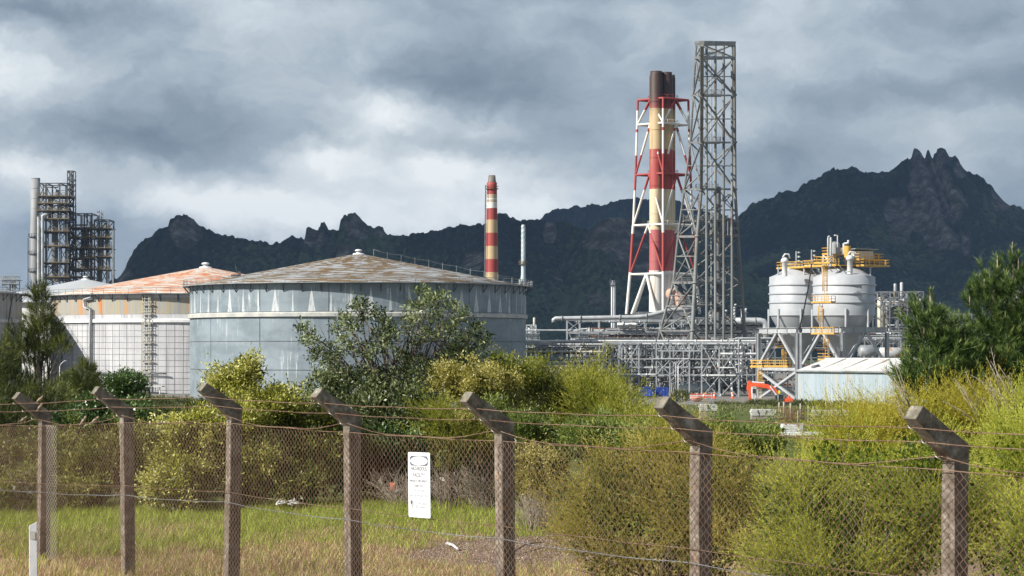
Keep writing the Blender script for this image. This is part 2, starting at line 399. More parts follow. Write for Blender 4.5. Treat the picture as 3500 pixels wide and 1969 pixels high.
SK_D = [(1700,720),(1790,620),(1856,550),(1875,533),(1890,518),(1905,516),(1925,504),(1945,500),(1960,488),(1985,484),(2005,483),(2022,468),(2040,456),(2060,452),(2085,432),(2095,429),(2110,432),(2150,425),(2172,438),(2190,436),(2215,438),
 (2235,438),(2250,424),(2275,405),(2288,400),(2295,393),(2296,378),(2301,373),(2309,374),(2316,381),(2323,394),(2327,398),(2330,391),(2332,381),(2336,379),(2341,386),(2344,397),(2348,396),(2349,386),(2356,383),(2358,373),(2368,370),(2378,374),(2388,393),
 (2400,394),(2412,405),(2425,424),(2440,436),(2470,452),(2500,476),(2525,505),(2540,516),(2576,530),(2640,570),(2760,640),(3000,800)]
hill('rocky_mountain', SK_D, 4900, 3700, rocks=[(2310,395,26,24),(2368,390,34,30),(2345,450,60,50),(2260,560,34,60),(2330,540,50,45),(2370,600,40,30),(2400,520,40,50),(2430,600,12,40),(2520,500,30,40),(2415,430,22,24)], seed=31, cell=9, rows=260, sharp=1.0)

# unseen cloud slab, added high out of view to keep the sun off the hills
cm = worn('shade_cloud_grey', (.75,.77,.8), (.85,.87,.9), .002, 1, 0, None, .6, 1, 0, 0)
cx = np.linspace(-4900, 300, 44); cyy = np.linspace(650, 5900, 40); CX, CY = np.meshgrid(cx, cyy)
ex = np.clip(np.minimum(np.minimum(CX+4900, 300-CX), np.minimum(CY-650, 5900-CY))/600, 0, 1)**.5
top = 2430+ex*(150+fbm(CX/900, CY/900, 4, 2)*400); bot = 2430-ex*(20+fbm(CX/700, CY/700, 4, 6)*110)
nV = CX.size; fT = gridfaces(*CX.shape)
npmesh('shade_cloud', np.concatenate([np.stack([CX,CY,top],-1).reshape(-1,3), np.stack([CX,CY,bot],-1).reshape(-1,3)]), np.concatenate([fT, fT[:,::-1]+nV]), cm, smooth=True, kind='structure')

# ------------------------------------------------------------------ storage tanks
def roof_mat(name, base, rust1, rust2, cov, cx, cy, lower, sc=.55):
    m, t, b = newmat(name); p = pos(t); x, y, z = t.xyz(p)
    dx = t.m('SUBTRACT', x, cx); dy = t.m('SUBTRACT', y, cy)
    th = t.m('ARCTAN2', dy, dx); r = t.m('SQRT', t.m('ADD', t.m('MULTIPLY', dx, dx), t.m('MULTIPLY', dy, dy)))
    q = t.comb(t.m('MULTIPLY', th, 10), r, 0)
    n = t.noise(t.vm('MULTIPLY', q, (.8,1.25,1)), sc, 6, .68, .3); q2 = t.comb(t.m('MULTIPLY', x, .35), t.m('MULTIPLY', y, .35), 4.0)
    n2 = t.noise(q2, .3, 6, .6)
    f = t.step(t.m('ADD', n, t.m('MULTIPLY', t.m('SUBTRACT', n2, .5), .35)), cov, cov+.035)
    c = t.mix(f, t.mix(t.noise(q, 1.5, 5), base, [v*.8 for v in base]), t.mix(t.noise(q, .9, 6, .7), rust1, rust2))
    c = t.mix(t.m('MULTIPLY', t.step(t.noise(t.vm('MULTIPLY', q, (.5,1.6,1)), .7, 7, .75), .54, .60), .8), c, lower)
    # plate laps
    lap = t.m('PINGPONG', t.m('MULTIPLY', r, .5), .5); c = t.mix(t.m('MULTIPLY', t.m('LESS_THAN', lap, .03), .35), c, (.2,.18,.16))
    t.put(b.inputs['Base Color'], c); b.inputs['Roughness'].default_value = .6; bump(t, b, n, .03)
    return m
def shell_mat(name, cx, cy, c1, c2, stain, nb, ztop, zlow, dirt=None, sw=.22, samt=.8, rust=None):
    """clad tank wall: two tones, pale or rusty runs that widen downwards below each bracket"""
    m, t, b = newmat(name); p = pos(t); x, y, z = t.xyz(p)
    th = t.m('ARCTAN2', t.m('SUBTRACT', y, cy), t.m('SUBTRACT', x, cx))
    q = t.comb(t.m('MULTIPLY', th, 34), z, 0)
    c = t.mix(t.step(t.noise(t.vm('MULTIPLY', q, (.25,.5,1)), .5, 7, .6), .35, .65), c1, c2)
    k = t.m('MULTIPLY', th, nb/(2*PI)); idx = t.m('FLOOR', t.m('ADD', k, .5)); fr = t.m('ABSOLUTE', t.m('SUBTRACT', k, idx))
    rn = t.node('ShaderNodeTexWhiteNoise', noise_dimensions='1D'); t.put(rn.inputs['W'], idx); rnd = rn.outputs['Value']
    dn = t.m('DIVIDE', t.m('SUBTRACT', ztop, z), ztop-zlow)
    wd = t.m('MULTIPLY', t.m('MULTIPLY', t.m('ADD', dn, .12), sw), t.m('ADD', t.m('MULTIPLY', rnd, .75), .25))
    jag = t.m('MULTIPLY', t.m('SUBTRACT', t.noise(t.vm('MULTIPLY', q, (1,.25,1)), 1.6, 6, .7), .5), .12)
    f = t.m('LESS_THAN', t.m('ADD', fr, jag), wd); f = t.m('MULTIPLY', f, t.m('GREATER_THAN', z, zlow))
    f = t.m('MULTIPLY', f, t.step(t.noise(t.vm('MULTIPLY', q, (2,.5,1)), 1.5, 6, .7), .30, .52))
    c = t.mix(t.m('MULTIPLY', f, samt), c, stain)
    # scattered runs and chalky laps lower down
    run = t.noise(t.vm('MULTIPLY', q, (1,.06,1)), 1.3, 7, .72); g = t.noise(t.vm('MULTIPLY', q, (.2,.3,1)), .8, 4)
    c = t.mix(t.m('MULTIPLY', t.m('MULTIPLY', t.step(run, .56, .64), t.step(g, .40, .58)), samt), c, stain)
    if dirt: c = t.mix(t.m('MULTIPLY', t.step(t.noise(t.vm('MULTIPLY', q, (1,.04,1)), .8, 7, .7), .48, .66), .7), c, dirt)
    if rust:
        zl, zh, cols = rust
        band = t.m('MULTIPLY', t.m('GREATER_THAN', z, zl), t.m('LESS_THAN', z, zh))
        rr = t.noise(t.vm('MULTIPLY', q, (1,.02,1)), .60, 5, .7)
        rc = t.ramp(rr, cols); c = t.mix(band, c, rc)
    t.put(b.inputs['Base Color'], c); b.inputs['Roughness'].default_value = .55; b.inputs['Specular IOR Level'].default_value = .35
    return m
def ringtube(mb, R, z, r, n=120, seg=6, a0=None, a1=None, c=(0,0,0)):
    if a0 is None: mb.tube([(c[0]+R*math.cos(2*PI*i/n), c[1]+R*math.sin(2*PI*i/n), c[2]+z) for i in range(n)], r, seg, closed=True)
    else: mb.tube([(c[0]+R*math.cos(a0+(a1-a0)*i/n), c[1]+R*math.sin(a0+(a1-a0)*i/n), c[2]+z) for i in range(n+1)], r, seg)
def copies(me, name, parent, angles):
    for a in angles: link(name, me, parent, (0,0,0), a)
def proto_mesh(mb, mat, name):
    me = bpy.data.meshes.new(name); me.from_pydata(mb.v, [], mb.f); me.polygons.foreach_set('use_smooth', mb.sm); me.materials.append(mat); me.update(); return me
def arc_box(mb, R0, R1, z0, z1, a0, a1, n=8):
    vs = []; fs = []
    for i in range(n+1):
        a = a0+(a1-a0)*i/n
        for R, z in ((R0,z0),(R1,z0),(R1,z1),(R0,z1)): vs.append((R*math.cos(a), R*math.sin(a), z))
    for i in range(n):
        for j in range(4): fs.append((i*4+j, i*4+(j+1)%4, (i+1)*4+(j+1)%4, (i+1)*4+j))
    fs += [(0,3,2,1), (n*4, n*4+1, n*4+2, n*4+3)]
    mb.add(vs, fs, False)
FRONT = lambda n, lo=-185, hi=5, ph=0: [a for a in ((2*PI*(k+ph)/n)-PI for k in range(n)) if math.radians(lo) <= a <= math.radians(hi)]
def tank(name, label, X, Y, R, zt, za, shell, roofm, rows, npan, ringz=None, ringm=None, braces=57, posts=71, gap=.05, rail_mat=None, z0=.5, vent=True, lift_flute=None, tgroup='large domed oil tanks', vs=.5):
    o = thing(name, label, 'storage tank', (X, Y, 0), tgroup)
    b = MB(); b.lathe((0,0,0), [(R-.10, z0-1), (R-.10, zt)], 160); b.build('wall', M['greysteel'], o, off=(0,0,0))
    b = MB(); prof = [(R+.35, zt-.02), (R+.35, zt+.12)]+[(R*(1-k/8.0)+.0, zt+.12+(za-zt-.12)*(k/8.0)**.97) for k in range(1, 8)]+[(.02, za)]
    b.lathe((0,0,0), prof, 160); b.build('roof', roofm, o, off=(0,0,0))
    # cladding panels: one mesh per row, turned round the wall; each is an object
    for (zl, zh) in rows:
        for a in FRONT(npan, -190, 10):
            mb = MB(); da = 2*PI/npan; g = gap/R
            arc_box(mb, R-.08, R, zl+gap*.6, zh-gap*.6, -da/2+g/2, da/2-g/2, 7)
            key = (label, zl)
            if key not in _unit: _unit[key] = proto_mesh(mb, shell, 'panel')
            link('wall_panel', _unit[key], o, (0,0,0), a+.35/R)
    if ringz:
        zl, zh = ringz; mb = MB()
        mb.lathe((0,0,0), [(R, zl), (R+.45, zl), (R+.45, zh-.25), (R+.15, zh), (R, zh)], 160, smooth=False)
        ringtube(mb, R+.12, zl+.55*(zh-zl), .42, 160, 8) if False else None
        mb.build('ring_beam', ringm or M['ringpaint'], o, off=(0,0,0))
    rm = rail_mat or M['steel']; W = 1.45
    mb = MB(); mb.lathe((0,0,0), [(R+.3, zt+.0), (R+W, zt+.0), (R+W, zt-.16), (R+.3, zt-.16)], 160, smooth=False); mb.build('walkway', rm, o, off=(0,0,0))
    mb = MB(); ringtube(mb, R+W-.06, zt+1.15, .055, 120, 5); mb.build('top_rail', rm, o, off=(0,0,0))
    mb = MB(); ringtube(mb, R+W-.06, zt+.6, .04, 120, 5); mb.build('middle_rail', rm, o, off=(0,0,0))
    mb = MB(); mb.tube([(R+W-.06, 0, zt-.1), (R+W-.06, 0, zt+1.15)], .055, 5); copies(proto_mesh(mb, rm, 'rail_post'), 'rail_post', o, FRONT(posts, -360, 360))
    mb = MB(); mb.beam((R+W-.1, 0, zt-.18), (R+.0, 0, zt-1.75), .13); mb.beam((R+.05, 0, zt-1.8), (R+.05,0,zt-.1), .1); copies(proto_mesh(mb, M['darksteel'], 'bracket'), 'bracket', o, FRONT(braces, -190, 10))
    if vent:
        mb = MB(); mb.lathe((0,0,0), [(2.6*vs, za-.35), (2.2*vs, za+.03), (1.1*vs, za+.06), (1.0*vs, za+.5*vs), (1.1*vs,za+.5*vs)], 20); mb.lathe((0,0,0), [(1.2*vs,za+.9*vs),(1.5*vs,za+.95*vs),(1.5*vs,za+1.25*vs),(1.1*vs,za+1.6*vs),(.05,za+1.75*vs)], 20); mb.lathe((0,0,0), [(.8*vs,za+.4*vs),(.8*vs,za+1.0*vs)], 12)
        mb.build('roof_vent', M['white'], o, off=(0,0,0))
    return o
# A, the nearest: blue grey cladding, patchy brown roof
AX, AY, AR = XX(902,450), 450, 34.3
shA = shell_mat('blue_grey_tank_cladding', AX, AY, (.165,.205,.232), (.24,.29,.325), (.58,.60,.60), 57, 21.6, 17.4)
rfA = roof_mat('patchy_grey_and_rust_roof', (.39,.41,.43), (.07,.042,.020), (.24,.145,.045), .470, AX, AY, (.045,.042,.038), .60)
tA = tank('storage_tank', 'largest, nearest tank, clad blue grey under a mottled brown conical roof', AX, AY, AR, 23.1, 30.0, shA, rfA,
     [(.5,6.3),(6.3,11.8),(11.8,16.55),(17.45,23.0)], 15, (16.55,17.45), gap=.15)
for i in range(11):       # roof stanchions with a wire down the right side of the cone
    k = .09+.083*i; a = math.radians(-4); r = AR*k; z = 30-(30-23.1)*k
    p = Vector((AX+r*math.cos(a), AY+r*math.sin(a), z))
    bar('roof_stanchion', p-Vector((0,0,.3)), p+Vector((.05,0,1.5)), .05, M['steel'], tA)
b = MB(); b.tube([(AX+AR*(.09+.083*i)*math.cos(math.radians(-4)), AY+AR*(.09+.083*i)*math.sin(math.radians(-4)), 30-6.9*(.09+.083*i)+1.4-.25*(i%2)) for i in range(11)], .025, 4); b.build('guide_wire', M['steel'], tA)
# B, behind on the left: grey wall held by a net of straps, rust striped top band, orange roof
BX, BY, BR = XX(517,520), 520, 35.9
shB = shell_mat('white_tank_wall', BX, BY, (.46,.46,.48), (.54,.54,.55), (.66,.66,.65), 40, 21.5, 1, (.27,.27,.29), .1, .5,
     (18.1, 21.7, [(.36,(.52,.15,.04)), (.41,(.50,.30,.12)), (.44,(.30,.31,.30)), (.51,(.34,.345,.32)), (.55,(.44,.34,.15)), (.575,(.29,.30,.30)), (.64,(.30,.31,.29)), (.68,(.52,.22,.06))]))
rfB = roof_mat('orange_rusted_white_roof', (.66,.63,.57), (.50,.11,.03), (.60,.30,.14), .49, BX, BY, (.66,.30,.14))
tB = tank('storage_tank', 'pale tank with an orange rusted roof and a net of straps round its wall', BX, BY, BR, 22.75, 29.9, shB, rfB,
     [(.5,16.3),(17.1,18.1),(18.1,21.7),(21.7,22.7)], 12, (16.3,17.1), M['white'], gap=.03, vs=.62)
b = MB(); n = 120
for k in range(n):
    a = 2*PI*k/n
    if math.sin(a) < .1: b.tube([(BX+(BR+.05)*math.cos(a), BY+(BR+.05)*math.sin(a), .5), (BX+(BR+.05)*math.cos(a), BY+(BR+.05)*math.sin(a), 16.2)], .03, 4)
for k in range(12): ringtube(b, BR+.06, 1.3+k*1.32, .028, 160, 4, c=(BX,BY,0))
o = b.build('strap_net', M['galv'], tB, kind='stuff')
# C, the pale roof further back; D, the brown grey tank cut by the left edge
CX_, CY_, CR = XX(215,621), 621, 34.3
shC = shell_mat('off_white_tank_wall', CX_, CY_, (.52,.52,.50), (.60,.60,.58), (.72,.72,.7), 40, 21, 1, (.36,.35,.34), .1, .5)
rfC = roof_mat('pale_grey_roof', (.50,.53,.56), (.60,.50,.22), (.52,.54,.56), .60, CX_, CY_, (.45,.46,.48))
tank('storage_tank', 'off-white tank with a plain pale grey roof, furthest back beyond the orange roofed tank', CX_, CY_, CR, 23.0, 30.3, shC, rfC, [(.5,16),(16,22.9)], 12, (15.8,16.3), M['white'])
DX, DY, DR = XX(46,498)-34.3, 498, 34.3
shD = shell_mat('streaked_grey_brown_tank_wall', DX, DY, (.30,.29,.27), (.38,.37,.35), (.5,.49,.46), 50, 21, 1, (.15,.14,.13), .1, .4)
rfD = roof_mat('pale_weathered_roof', (.58,.57,.53), (.5,.45,.36), (.45,.42,.38), .58, DX, DY, (.35,.33,.3))
tD = tank('storage_tank', 'streaked grey brown tank cut off by the left edge of the photograph', DX, DY, DR, 22.9, 29.4, shD, rfD, [(.5,16.4),(17,22.8)], 12, (16.3,17.1), M['concrete_flat'])
a0 = math.radians(-12)
p0 = Vector((DX+(DR+1.2)*math.cos(a0), DY+(DR+1.2)*math.sin(a0), 22.9))
bar('stair_stringer', p0, p0+Vector((-.9,-.5,-6.8)), .14, M['darksteel'], tD, 'box'); bar('stair_stringer', p0+Vector((-.9,-.5,-6.8)), p0+Vector((-1.5,-.5,-15)), .14, M['darksteel'], tD, 'box')
# pipework and ladder on tank B
def onB(x, y, off=.5):
    # point on tank B's face seen at picture x, y
    th = math.asin(max(-1, min(1, (x-517)/383.0))); r = BR+off; X = BX+r*math.sin(th); Y = BY-r*math.cos(th)
    return Vector((X, Y, EYE+(880-y)*Y/F))
for x in (428, 438): bar('riser_pipe', onB(x,738), onB(x,985), .16, M['pipe'], tB)
for x in (424, 442): bar('ladder_rail', onB(x,738,.8), onB(x,985,.8), .05, M['cream'], tB)
for k in range(30): bar('ladder_rung', onB(424,744+k*8,.8), onB(442,744+k*8,.8), .05, M['cream'], tB)
for k in range(9): bar('pipe_bracket', onB(420,765+k*24,.5), onB(448,765+k*24,.5), .14, M['timber'], tB, 'box')
b = MB(); b.tube([onB(x,y,.6) for x,y in ((291,737),(291,748),(271,753),(271,772),(288,778),(288,980))], .22, 8); b.build('foam_pipe', M['pipe'], tB)
b = MB(); b.tube([onB(x,y,.6) for x,y in ((296,737),(296,752),(275,756),(275,770),(292,776),(292,980))], .13, 8); b.build('foam_pipe', M['greysteel'], tB)
b = MB(); b.tube([onB(x,y,.7) for x,y in ((288,938),(350,938),(420,939),(480,940))], .18, 8); b.build('header_pipe', M['steel'], tB)
bar('landing', onB(392,969,2.5), onB(478,972,2.5), .9, M['concrete_flat'], tB, 'box', .12)
for x in (398, 432, 470): bar('landing_leg', onB(x,970,2.5), onB(x,1000,2.5), .12, M['white'], tB)

b = MB(); q = Vector((AX-AR*.80*.866, AY-AR*.80*.5, 24.6)); b.box(q+Vector((0,0,.35)), (1.3,.8,.5)); b.box(q+Vector((1.0,0,.7)), (.5,.5,1.0)); b.beam(q+Vector((.6,0,.5)), q+Vector((.2,0,2.4)), .07); b.beam(q+Vector((-.9,0,.2)), q+Vector((-2.4,0,-.1)), .12); b.build('roof_gauge', M['pipedark'], tA)
# ------------------------------------------------------------------ tall stacks
RED = (.33,.05,.045); CRM = (.48,.36,.20); WHT = (.70,.69,.65); PINK = (.40,.10,.11)
# small red and cream chimney behind tank A
Zc = 690; z = lambda y: ZZ(y, Zc)
chm = banded('red_and_cream_chimney_paint', [(0, CRM),(z(701+0),CRM),(z(685),RED) ,(z(652),CRM),(z(619),RED),(z(586),CRM),(z(553),RED),(z(524),WHT),(z(509),(.45,.36,.26)),(z(502),WHT),(z(499),(.45,.36,.26)),(z(489),RED),(z(459),(.16,.14,.13))], streak=.25)
cx0 = XX(1237.5, Zc); c = (cx0, Zc, 0)
o = thing('chimney', 'slim round chimney with red and cream bands rising behind the big blue grey tank', 'chimney', (cx0, Zc, 0))
mpx = Zc/F
b = MB(); b.lathe((0,0,0), [(17.5*mpx,0),(16.2*mpx,z(700)),(13*mpx,z(490)),(12.6*mpx,z(466)),(12.8*mpx,z(459)),(11.6*mpx,z(459))], 28); b.build('shaft', chm, o, off=(0,0,0))
b = MB(); b.lathe((0,0,0), [(10.6*mpx,z(459.5)),(8.6*mpx,z(441)),(7.9*mpx,z(441)),(8*mpx,z(446))], 24); b.build('cap', chm, o, off=(0,0,0))
b = MB(); b.lathe((0,0,0), [(13*mpx,z(476)),(17*mpx,z(476)),(17*mpx,z(474.5)),(13*mpx,z(474.5))], 24, smooth=False); ringtube(b, 16.8*mpx, z(469), .06, 24, 4); b.build('gallery', M['rustpipe'], o, off=(0,0,0))
for s in (0, .6): bar('ladder_rail', (cx0-17.2*mpx+s*.3-.4, Zc-1.0-s, 10), (cx0-14.8*mpx+s*.3-.2, Zc-1.0-s, z(466)), .09, M['greysteel'], o)
for k in range(36): bar('ladder_rung', (cx0-16.9*mpx-.4+k*.012, Zc-1.2, 26+k*1.02), (cx0-16.9*mpx+.2+k*.012, Zc-1.6, 26+k*1.02), .05, M['greysteel'], o)
# pale stack with a spiral strake
Zs = 520; xs0 = XX(1316.5, Zs); mp = Zs/F; z = lambda y: ZZ(y, Zs)
o = thing('vent_stack', 'thin pale blue stack with a spiral strake, beside the big tank', 'stack', (xs0, Zs, 0))
b = MB(); b.lathe((0,0,0), [(7.2*mp,0),(6.8*mp,z(742)),(9.5*mp,z(722)),(5.6*mp,z(690)),(5.0*mp,z(568)),(4.3*mp,z(565.5)),(.05,z(565))], 20); b.build('shaft', M['bluegrey'], o, off=(0,0,0))
for ph in range(3):
    b = MB(); b.tube([(5.2*mp*math.cos(ph*2.094+k*.22), 5.2*mp*math.sin(ph*2.094+k*.22), z(660)+k*(z(569)-z(660))/70) for k in range(71)], .07, 5); b.build('strake', M['bluegrey'], o, off=(0,0,0))
for yy in (664, 722, 815):
    b = MB(); b.lathe((0,0,0), [(5*mp,z(yy+1.5)),(11*mp,z(yy+1.5)),(11*mp,z(yy)),(5*mp,z(yy))], 16, smooth=False); ringtube(b, 10.8*mp, z(yy-7), .06, 16, 4); ringtube(b, 10.8*mp, z(yy-3.5), .05, 16, 4)
    for k in range(8): b.tube([(10.8*mp*math.cos(k*PI/4), 10.8*mp*math.sin(k*PI/4), z(yy)), (10.8*mp*math.cos(k*PI/4), 10.8*mp*math.sin(k*PI/4), z(yy-7))], .06, 4)
    b.build('platform', M['brownrail'], o, off=(0,0,0))
bar('side_pipe', (xs0-9*mp, Zs-1, 5), (xs0-9*mp, Zs-1, z(702)), .25, M['cream'], o)
# slim pale stack left of the banded flues
Zs = 560; mp = Zs/F; xs0 = XX(1543, Zs); z = lambda y: ZZ(y, Zs)
o = thing('vent_stack', 'short slim white stack with a dark cage on top, left of the flues', 'stack', (xs0, Zs, 0))
b = MB(); b.lathe((0,0,0), [(6.2*mp,0),(6*mp,z(715)),(5*mp,z(712)),(4.2*mp,z(706)),(3.6*mp,z(706))], 18); b.build('shaft', M['white'], o, off=(0,0,0))
b = MB(); b.lathe((0,0,0), [(5.8*mp,z(719)),(9.5*mp,z(719)),(9.5*mp,z(717.5)),(5.8*mp,z(717.5))], 12, smooth=False); ringtube(b, 9.3*mp, z(708), .08, 12, 4)
for k in range(6): b.tube([(9.3*mp*math.cos(k*PI/3), 9.3*mp*math.sin(k*PI/3), z(718)), (9.3*mp*math.cos(k*PI/3), 9.3*mp*math.sin(k*PI/3), z(706))], .07, 4)
b.build('cage', M['darksteel'], o, off=(0,0,0))
bar('ladder', (xs0-7*mp, Zs-.8, 12), (xs0-7*mp, Zs-.8, z(700)), .12, M['darksteel'], o)

# banded flues in a braced frame
Zf = 600; mp = Zf/F; z = lambda y: ZZ(y, Zf); X0 = XX(1668, Zf)
flm = banded('flue_band_paint', [(0, WHT),(z(682),PINK),(z(580),(.55,.47,.32)),(z(478),RED),(z(378),CRM),(z(276),RED)], streak=.9, soot=(z(300),z(235)))
bm2 = banded('flue_frame_band_paint', [(0, WHT),(z(685),RED),(z(588),WHT),(z(479),RED),(z(391),WHT),(z(333),RED),(z(325),WHT),(z(278),RED)], streak=.2)
o = thing('flue_stack', 'red and cream banded flues with sooty tops inside a red and white frame', 'chimney', (X0, Zf, 0))
for dx, dy, r, yt in ((-19,-3.0,17,183),(7,-1.5,17,184),(23.5,1.5,8.5,187),(2,3.8,15,184.5)):
    xc = X0+dx*mp*1.0; yc = Zf+dy
    b = MB(); b.lathe((xc,yc,0), [(r*mp*1.06,z(800)),(r*mp,z(600)),(r*mp,z(197)),(r*mp*.86,z(190)),(r*mp*.88,z(yt)),(r*mp*.76,z(yt)),(r*mp*.74,z(yt+8))], 28)
    for yy in (260, 330, 400, 470, 540, 610, 660): b.lathe((xc,yc,0), [(r*mp,z(yy)),(r*mp+.09,z(yy)-.02),(r*mp+.09,z(yy)+.1),(r*mp,z(yy)+.12)], 28, smooth=False)
    b.build('flue', flm, o)
bar('drain_pipe', (X0+16*mp, Zf-1.2, z(700)), (X0+16*mp, Zf-1.2, z(228)), .16, M['white'], o)
LV = [252, 314, 440, 567, 690, 790]
RL = [63.5, 65, 69, 75, 83, 92]
def corner(k, i):
    y = LV[i]; R = RL[i]*mp; a = (-93, -2, 87, 178)[k]; a = math.radians(a)
    return Vector((X0+R*math.cos(a), Zf+R*.8*math.sin(a), z(y)))
for k in range(4):
    for i in range(5):
        bar('leg', corner(k,i), corner(k,i+1), .40 if i > 2 else .32, bm2, o)
        a, c2 = corner(k,i), corner((k+1)%4,i); mid = (a+c2)/2
        bar('ring_beam', a, c2, .30, bm2, o)
        if not (i == 4):
            bar('brace', mid, corner(k,i+1), .26, bm2, o); bar('brace', mid, corner((k+1)%4,i+1), .26, bm2, o)
        else:
            bar('brace', mid, corner(k,i+1).lerp(corner((k+1)%4,i+1),.15), .42, bm2, o); bar('brace', mid, corner(k,i+1).lerp(corner((k+1)%4,i+1),.80), .42, bm2, o)
for i in range(5):      # galleries round the flues
    b = MB()
    for k in range(4):
        m1 = (corner(k,i)+corner((k+1)%4,i))/2; m0 = Vector((X0,Zf,m1.z)); b.beam(m1, m1.lerp(m0,.55), .4, .3)
    for k in range(14):
        a = k*2*PI/14; p1 = Vector((X0+38*mp*math.cos(a), Zf+38*mp*math.sin(a), z(LV[i]))); b.tube([p1, p1+Vector((0,0,1.1))], .05, 4)
    ringtube(b, 38*mp, z(LV[i])+1.1, .05, 24, 4, c=(X0,Zf,0)); ringtube(b, 38*mp, z(LV[i])+.1, .12, 24, 4, c=(X0,Zf,0))
    b.build('gallery', bm2, o)
b = MB(); b.tube([(X0+14*mp,Zf-3,z(740)),(X0+26*mp,Zf-4.5,z(742)),(X0+36*mp,Zf-5,z(752)),(X0+40*mp,Zf-5,z(775)),(X0+40*mp,Zf-5,z(800))], [1.5,1.6,1.7,1.7,1.7], 16); b.build('inlet_duct', worn('salmon_duct_paint',(.50,.30,.22),(.58,.42,.33),.5), o)
b = MB(); b.box((X0,Zf,z(800)), (130*mp, 14, 3.2)); b.build('base_deck', M['greysteel'], o)

# grey lattice tower
Zt = 475
def tbar(n_, p, q, r, *k): return bar(n_, p, q, r*.84, *k)
o = thing('lattice_tower', 'tall grey three-legged lattice tower carrying four thin riser pipes, the tallest structure', 'tower', (XX(1790,Zt), Zt, 0))
LT = [112,145,240,358.6,476,528,595,645,711,744,770,832,905,1003]
fpt = {'L':[(112,1751),(358,1737),(595,1706),(711,1694),(832,1661),(1003,1622)], 'F':[(112,1766),(358,1765),(476,1764),(595,1754),(832,1742),(1003,1732)], 'R':[(112,1847),(476,1849),(595,1856),(832,1873),(1003,1886)]}
dep = {'L':[(112,574),(476,576),(1003,581)], 'F':[(112,475),(476,564),(1003,560)], 'R':[(112,571.5),(476,573),(1003,576)]}
def tw(n, y):
    a = fpt[n]; d = dep[n]; x = np.interp(y, [q[0] for q in a], [q[1] for q in a]); Z = np.interp(y, [q[0] for q in d], [q[1] for q in d])-90; return at(x, y, Z)
for n, r in (('L',.30),('F',.44),('R',.42)):
    for i in range(len(LT)-1): tbar('leg', tw(n,LT[i]), tw(n,LT[i+1]), r*(1 if LT[i]<590 else 1.15), M['lattice'], o)
    for y in (238, 357, 475, 594, 711, 831): tbar('leg_collar', tw(n,y-1.5), tw(n,y+3), r*1.55, M['lattice'], o)
for a_, b_ in (('L','F'),('F','R'),('R','L')):
    for i, y in enumerate(LT):
        if y in (528,645,744): 
            tbar('half_beam', tw(a_,y), tw(b_,y), .17, M['lattice'], o); continue
        tbar('cross_beam', tw(a_,y), tw(b_,y), .30 if y in (112,145,711,595) else .22, M['lattice'], o, 'box')
    for y0, y1 in ((145,240),(240,358.6),(358.6,476),(476,595),(595,711),(711,832),(832,1003)):
        tbar('diagonal', tw(a_,y0), tw(b_,y1), .21, M['lattice'], o); tbar('diagonal', tw(b_,y0), tw(a_,y1), .21, M['lattice'], o)
        ym = (y0+y1)/2
        if (a_,b_) != ('L','F') and y0 >= 476:
            pm, qm = tw(a_,ym), tw(b_,ym); mm = (pm+qm)/2
            for yy in (y0, y1): tbar('sub_diagonal', pm, (tw(a_,yy)+tw(b_,yy))/2, .12, M['lattice'], o); tbar('sub_diagonal', qm, (tw(a_,yy)+tw(b_,yy))/2, .12, M['lattice'], o)
        if y1 < 500: tbar('half_beam', tw(a_,ym), tw(b_,ym), .13, M['lattice'], o)
    tbar('diagonal', tw(a_,112), tw(b_,145), .16, M['lattice'], o); tbar('diagonal', tw(b_,112), tw(a_,145), .16, M['lattice'], o)
for x in (1777.5, 1799.5, 1820.5, 1841.5): tbar('riser_pipe', at(x,1003,471), at(x,108.5+ (x-1777)*.1,471), .34, M['lattice'], o)
tbar('riser_pipe', at(1806,832,481), at(1806,470,481), .8, M['greysteel'], o)
tbar('riser_pipe', at(1797,470,478), at(1797,230,478), .16, M['pipe'], o); tbar('riser_pipe', at(1789,830,478), at(1789,150,478), .12, M['pipe'], o)
b = MB(); 
for q in ('LF','FR','RL'):
    b.beam(tw(q[0],110.5)+Vector((0,0,.3)), tw(q[1],110.5)+Vector((0,0,.3)), .8, .5)
b.build('crown_frame', M['lattice'], o)
def railing(mb, pts, h=1.1, r=.05, every=1.5, closed=False, toe=True):
    pts = [Vector(p) for p in pts]; seq = pts+[pts[0]] if closed else pts
    for i in range(len(seq)-1):
        p, q = seq[i], seq[i+1]; L_ = (q-p).length; n = max(1, round(L_/every))
        for hh in (h, h*.55): mb.beam(p+Vector((0,0,hh)), q+Vector((0,0,hh)), r*1.6)
        if toe: mb.beam(p+Vector((0,0,.1)), q+Vector((0,0,.1)), r, .22)
        for k in range(n+1): mb.beam(p.lerp(q,k/n), p.lerp(q,k/n)+Vector((0,0,h)), r*1.6)
for y, big in ((146,0),(240,0),(358.6,0),(476,0),(556,1),(595,0),(711,1),(768,1)):
    c1 = (tw('L',y)+tw('F',y)+tw('R',y))/3; b = MB(); s = 3.2 if big else 1.6
    P4 = [c1+Vector((-s*1.5,-s*.7,0)), c1+Vector((s*1.5,-s*.7,0)), c1+Vector((s*1.5,s*.7,0)), c1+Vector((-s*1.5,s*.7,0))]
    b.box(c1-Vector((0,0,.1)), (s*3, s*1.4, .2)); railing(b, P4, closed=True, r=.05); b.build('platform', M['lattice'], o)
for k in range(9):
    y = 560+5; x = 1768+k*9; tbar('hanger', at(x,556,476), at(x+random.uniform(-2,2),592,476), .14, M['lattice'], o)
for y in (556,575,592): tbar('cross_beam', at(1750,y,475), at(1857,y,482), .28, M['lattice'], o, 'box')

